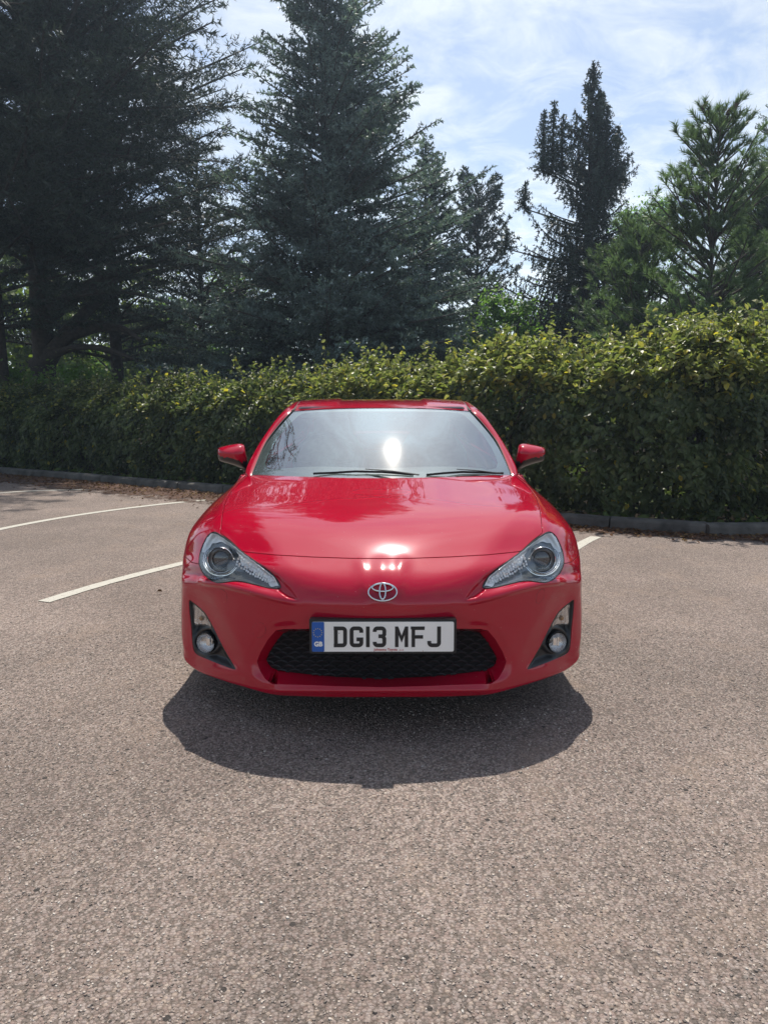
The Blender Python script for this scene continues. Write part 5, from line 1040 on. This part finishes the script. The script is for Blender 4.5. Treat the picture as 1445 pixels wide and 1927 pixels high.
# big dark pines at left
def big(px, D, h, lab, seed, z0, R, tr, lean=(0, 0), per=6, pm=24, limbs=None, nwh=.48):
    rg = np.random.default_rng(seed); t = tree_root('dark_pine_tree', px, D, lab)
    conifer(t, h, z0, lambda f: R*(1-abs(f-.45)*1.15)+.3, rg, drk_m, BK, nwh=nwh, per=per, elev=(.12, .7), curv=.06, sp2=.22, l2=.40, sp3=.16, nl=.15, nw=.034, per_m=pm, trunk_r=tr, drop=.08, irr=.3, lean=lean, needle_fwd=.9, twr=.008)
    if limbs:
        for pts in limbs:
            c = curve([tuple(at_depth(a, b, t.location.y+dd)) for a, b, dd, _ in pts], 6); rr = curve([(q[3], 0, 0) for q in pts], 6)[:, 0]; polytube(c, list(np.maximum(rr, .02)), 8).build('limb', BK, t, sharp=80)
    return t
big(90, 18.5, 20.0, 'huge dark pine with thick curved lower limbs, trunk near the left edge', 31, 4.6, 5.2, .30, per=5, limbs=[
    [(75, 700, 0, .30), (110, 650, -.1, .2), (150, 625, -.2, .15), (215, 615, -.3, .10), (265, 640, -.4, .05)],
    [(70, 690, 0, .25), (120, 660, -.3, .10), (190, 655, -.5, .07), (260, 680, -.8, .035)],
    [(85, 600, 0, .22), (130, 565, 0, .2), (165, 540, .1, .15), (215, 515, .2, .10), (300, 500, .3, .04)],
    [(85, 585, 0, .16), (150, 552, -.3, .09), (240, 550, -.6, .05), (300, 565, -.8, .03)],
    [(110, 640, 0, .16), (150, 600, .1, .15), (195, 555, .2, .12), (235, 505, .3, .07)],
    [(88, 290, 0, .17), (130, 245, 0, .13), (160, 215, .1, .08), (180, 190, .1, .04)],
    [(88, 150, 0, .16), (120, 105, 0, .14), (145, 55, .1, .12), (175, 0, .2, .08)],
    [(88, 300, 0, .1), (160, 292, -.2, .07), (250, 296, -.3, .03)], [(85, 520, 0, .1), (30, 480, -.2, .06), (-20, 470, -.2, .03)]])
big(4, 17.0, 15.0, 'second dark pine trunk right at the left edge of the view', 32, 3.2, 3.6, .24)
big(225, 21.0, 15.0, 'dark dense pine filling the gap between the left pines and the fir', 33, 2.6, 4.2, .20, per=6, pm=20)
big(385, 24.5, 9.5, 'dark pine standing behind the left side of the tall fir', 34, 3.0, 2.8, .18, per=6, pm=18)
big(-440, 11.2, 20.0, 'tall dark pine just outside the left edge, mirrored in the windscreen', 35, 5.0, 4.0, .26, pm=13)
for (px, D, h, R, n, lab, m_) in ((60, 30, 8.0, 3.2, 12000, 'sunlit yellow-green tree seen between the left pine trunks', yel_m), (250, 32, 7.6, 3.6, 12000, 'sunlit yellow-green tree glimpsed under the dark pine limbs', yel_m), (-60, 31, 8.5, 3.2, 7000, 'sunlit leafy tree behind the pine trunk at the very left', yel_m),
                         (430, 34, 8.0, 3.8, 9000, 'mid green leafy tree showing through the fir boughs on their left', grn_m), (700, 36, 6.5, 4.0, 8000, 'leafy green tree hidden behind the middle of the fir', grn_m), (1010, 34, 6.0, 3.0, 6000, 'leafy green tree behind the foot of the dark spruce', grn_m), (1330, 33, 7.0, 4.0, 9000, 'leafy green tree seen through the right pines', grn_m)):
    t = tree_root('broadleaf_tree', px, D, lab); broad(t, h, R, .2, rng, m_, int(n*1.25), .20, BK, 40, tr=.14)
for (px, D, h, R, n, lab) in ((150, 16.6, 2.3, 1.3, 9000, 'leafy shrub under the dark pine limbs behind the left hedge'), (330, 17.5, 2.6, 1.6, 9000, 'dark shrub below the fir boughs at the left'), (20, 17.2, 2.4, 1.3, 6000, 'leafy shrub at the foot of the pine at the left edge')):
    t = tree_root('shrub', px, D, lab, 'shrub'); broad(t, h, R, .1, rng, grn_m if px != 330 else drk_m, n, .09, BK, 18, trunk=True, tr=.05)
# far wood
n = 20000; xs = RG.uniform(-60, 60, n); d0 = RG.uniform(44, 52, n); hh = 4.2+1.6*np.sin(xs*.31)+1.2*np.sin(xs*.83+1)+.8*np.sin(xs*2.1); z = RG.random(n)**.7*hh
V, T = leaves_mesh(np.stack([xs, d0, z], 1), unit(RG.normal(size=(n, 3))+[0, -.5, .6]), RG.uniform(.9, 1.7, n), RG, .2)
tag(npmesh('distant_wood', V, T.astype(np.int32), grn_m, None, False), 'low distant wood closing the gaps between the trees', 'woodland', kind='stuff')

# ---- hedge
hdg_m = leaf_mat('hedge_leaves', [(.050, .070, .028), (.09, .118, .042), (.068, .09, .038), (.14, .155, .055), (.36, .29, .03)], .36, .48, .4, pos=[0, .45, .8, .975, 1.0], tcol=1.5, clump=2.2, lo=.6, hi=1.45)
hedge = empty('hedge', (0, 0, 0), 'long leafy hornbeam hedge with sunlit ragged top running behind the car and the kerb', 'hedge')
def htop(s):      # height along the path
    q = kpt(s); x = q[0]; return float(np.interp(x, [-14, -7, -3.5, -1.5, 0, 1.5, 3.2, 5, 8], [1.56, 1.53, 1.58, 1.66, 1.84, 1.93, 2.02, 2.12, 2.2]))
s_all = np.linspace(0, cl_[-1], 400); xs_all = np.array([kpt(q)[0] for q in s_all]); sa = s_all[np.argmin(np.abs(xs_all+13))]; sb = s_all[np.argmin(np.abs(xs_all-7.5))]
PT = np.array([kpt(q) for q in np.linspace(sa, sb, 300)]); NV = np.array([knm(q)[0] for q in np.linspace(sa, sb, 300)]); DV = np.array([knm(q)[1] for q in np.linspace(sa, sb, 300)]); HT = np.array([htop(q) for q in np.linspace(sa, sb, 300)]); SQ = np.linspace(sa, sb, 300)
ip = lambda s, A: np.stack([np.interp(s, SQ, A[:, k]) for k in range(A.shape[1])], 1) if A.ndim == 2 else np.interp(s, SQ, A)
F0, F1 = .50, 1.95         # front and back distance of the hedge behind the kerb face
bump = lambda s, z: .10*np.sin(s*2.3+z*1.1)+.07*np.sin(s*5.1+z*3.3+1)+.05*np.sin(s*9.7-z*5)+.03*np.sin(s*17+z*11)
tb_ = lambda s: .07*np.sin(s*3.1)+.06*np.sin(s*7.7+1)+.04*np.sin(s*15)
def hedge_pts(n, region, rng):
    # density weighted to the near right
    s = sa+(sb-sa)*rng.random(n)**.8; p = ip(s, PT); nv = ip(s, NV); dv = ip(s, DV); H = ip(s, HT)+tb_(s)
    if region == 'front':
        z = .05+(H-.05)*rng.random(n)**.95; dpt = np.abs(rng.normal(0, .13, n)); round_ = .95*np.clip((z/H-.54)/.46, 0, 1)**1.6; under = .22*np.clip((.35-z)/.35, 0, 1)**1.2
        d = F0+bump(s, z)+round_+under+dpt; N_ = unit(-np.c_[nv, np.zeros(n)]*rng.uniform(.5, 1.1, n)[:, None]+np.array([0, 0, .75])+rng.normal(0, .36, (n, 3)))
        hole = (np.sin(s*3.7+z*4.1)*np.sin(s*1.9-z*6.3) > .78); 
    elif region == 'top':
        d = rng.uniform(F0+.05, F1, n); z = H-np.abs(rng.normal(0, .10, n))-.42*np.clip((F0+.75-d)/.75, 0, 1)**1.6+bump(s, d)*.6; N_ = unit(np.array([0, 0, 1.])+rng.normal(0, .55, (n, 3))); hole = np.zeros(n, bool)
    else:
        d = rng.uniform(F0+.15, F1, n); z = .15+(H-.2)*rng.random(n); N_ = unit(rng.normal(size=(n, 3))+[0, 0, .5]); hole = np.zeros(n, bool)
    P3 = np.c_[p+nv*d[:, None], z]; k = ~hole; dirs = -np.c_[nv, np.zeros(n)]*.5+np.c_[dv, np.zeros(n)]*rng.normal(0, .6, n)[:, None]+np.array([0, 0, -.7])+rng.normal(0, .3, (n, 3))
    return P3[k], N_[k], dirs[k]
parts = [hedge_pts(52000, 'front', RG), hedge_pts(34000, 'top', RG), hedge_pts(12000, 'in', RG)]
# upright shoots on top
sh_s = sa+(sb-sa)*RG.random(620)**.75; pS = ip(sh_s, PT); nS = ip(sh_s, NV); HS = ip(sh_s, HT)+tb_(sh_s); dS = RG.uniform(F0+.1, F1, 620); hS = np.abs(RG.normal(0, .13, 620))+.06
base = np.c_[pS+nS*dS[:, None], HS-.08]; dirS = unit(np.c_[RG.normal(0, .3, (620, 2)), np.ones(620)]); tipS = base+dirS*(hS+.08)[:, None]
k = 11; tt = np.tile(np.linspace(.25, 1, k), 620); iS = np.repeat(np.arange(620), k); PP = base[iS]+(tipS-base)[iS]*tt[:, None]+RG.normal(0, .025, (620*k, 3)); NN = unit(RG.normal(0, .7, (620*k, 3))+[0, 0, .8]); parts.append((PP, NN, RG.normal(size=(620*k, 3))))
HP = np.concatenate([p_[0] for p_ in parts]); HN = np.concatenate([p_[1] for p_ in parts]); HD = np.concatenate([p_[2] for p_ in parts]); sz = RG.uniform(.058, .110, len(HP)); sz[len(parts[0][0]):][:len(parts[1][0])] *= 1.0; sz[-len(PP):] *= .75
# the nearest leaves in view become single objects
dist = np.linalg.norm(HP-np.array([0, CAMY, CAMZ]), axis=1); pxs = (HP[:, 0])/(HP[:, 1]-CAMY)*F+CARX; front = np.zeros(len(HP), bool); front[:len(parts[0][0])] = True
infr = (pxs < 1440)&(pxs > 1095)&front; score = np.where(infr, dist-8*sz, 99); sel = np.argsort(score)[:300]; rest = np.ones(len(HP), bool); rest[sel] = False
lit_m = leaf_mat('sunlit_hedge_leaves', [(.15, .18, .055), (.25, .28, .085), (.22, .225, .10), (.36, .34, .11), (.58, .48, .05)], .40, .42, .5, pos=[0, .4, .75, .93, 1.0], tcol=1.35)  # sunlight painted into the leaf colour of the hedge top and shoots
islit = (HP[:, 2] > np.interp(HP[:, 0], PT[:, 0], HT)*(.62+.16*RG.random(len(HP))))&(RG.random(len(HP)) < np.interp(HP[:, 0], [-5, -2.2, -.5], [.12, .35, .8]))&rest; rest2 = rest&~islit  # upper leaves get the painted sunlit colour, fewer towards the tree-shaded left
V, T = leaves_mesh(HP[islit], HN[islit], sz[islit], RG, .22, dirs=HD[islit], curl=.12); tag(npmesh('sunlit_top_leaves', V, T.astype(np.int32), lit_m, hedge, False), kind='stuff')
V, T = leaves_mesh(HP[rest2], HN[rest2], sz[rest2], RG, .22, dirs=HD[rest2], curl=.12)
tag(npmesh('foliage', V, T.astype(np.int32), hdg_m, hedge, False), kind='stuff')
protos = []
for a in range(6):
    V, T = leaves_mesh(np.zeros((1, 3)), np.array([[0, 0, 1.]]), np.array([1.]), RG, .15+.05*a, dirs=np.array([[1., 0, 0]]), asp=.56+.02*a, curl=.06+.03*a); me = bpy.data.meshes.new('leaf'); me.from_pydata([tuple(map(float, v)) for v in V], [], [tuple(int(i) for i in f) for f in T]); me.materials.append(hdg_m); protos.append(me)
for q, i in enumerate(sel):
    o = bpy.data.objects.new('leaf', protos[q % 6]); C.objects.link(o); o.parent = hedge; nn = Vector(HN[i]).normalized(); dd_ = Vector(HD[i]); tt_ = (dd_-nn*dd_.dot(nn)).normalized(); bb = nn.cross(tt_)
    Mx = Matrix((tt_, bb, nn)).transposed().to_4x4(); Mx = Matrix.Translation(Vector(HP[i])) @ Mx @ Matrix.Scale(float(sz[i])*1.15, 4); o.matrix_local = Mx
# stems
ns = 170; s_ = sa+(sb-sa)*RG.random(ns); p = ip(s_, PT); nv = ip(s_, NV); H = ip(s_, HT); d = RG.uniform(F0+.35, F1-.2, ns); b0 = np.c_[p+nv*d[:, None], np.full(ns, -.03)]; m1 = b0+np.c_[RG.normal(0, .10, (ns, 2)), H*.45]; m2 = m1+np.c_[RG.normal(0, .18, (ns, 2)), H*.45]
V, Q4 = tubes(np.vstack([b0, m1]), np.vstack([m1, m2]), np.r_[np.full(ns, .018), np.full(ns, .011)], np.r_[np.full(ns, .011), np.full(ns, .004)], 6); tag(npmesh('stems', V, Q4, BK, hedge), kind='stuff')
V, Q4 = tubes(base, tipS, np.full(620, .0035), np.full(620, .0015), 3); tag(npmesh('shoots', V, Q4, BKR, hedge), kind='stuff')
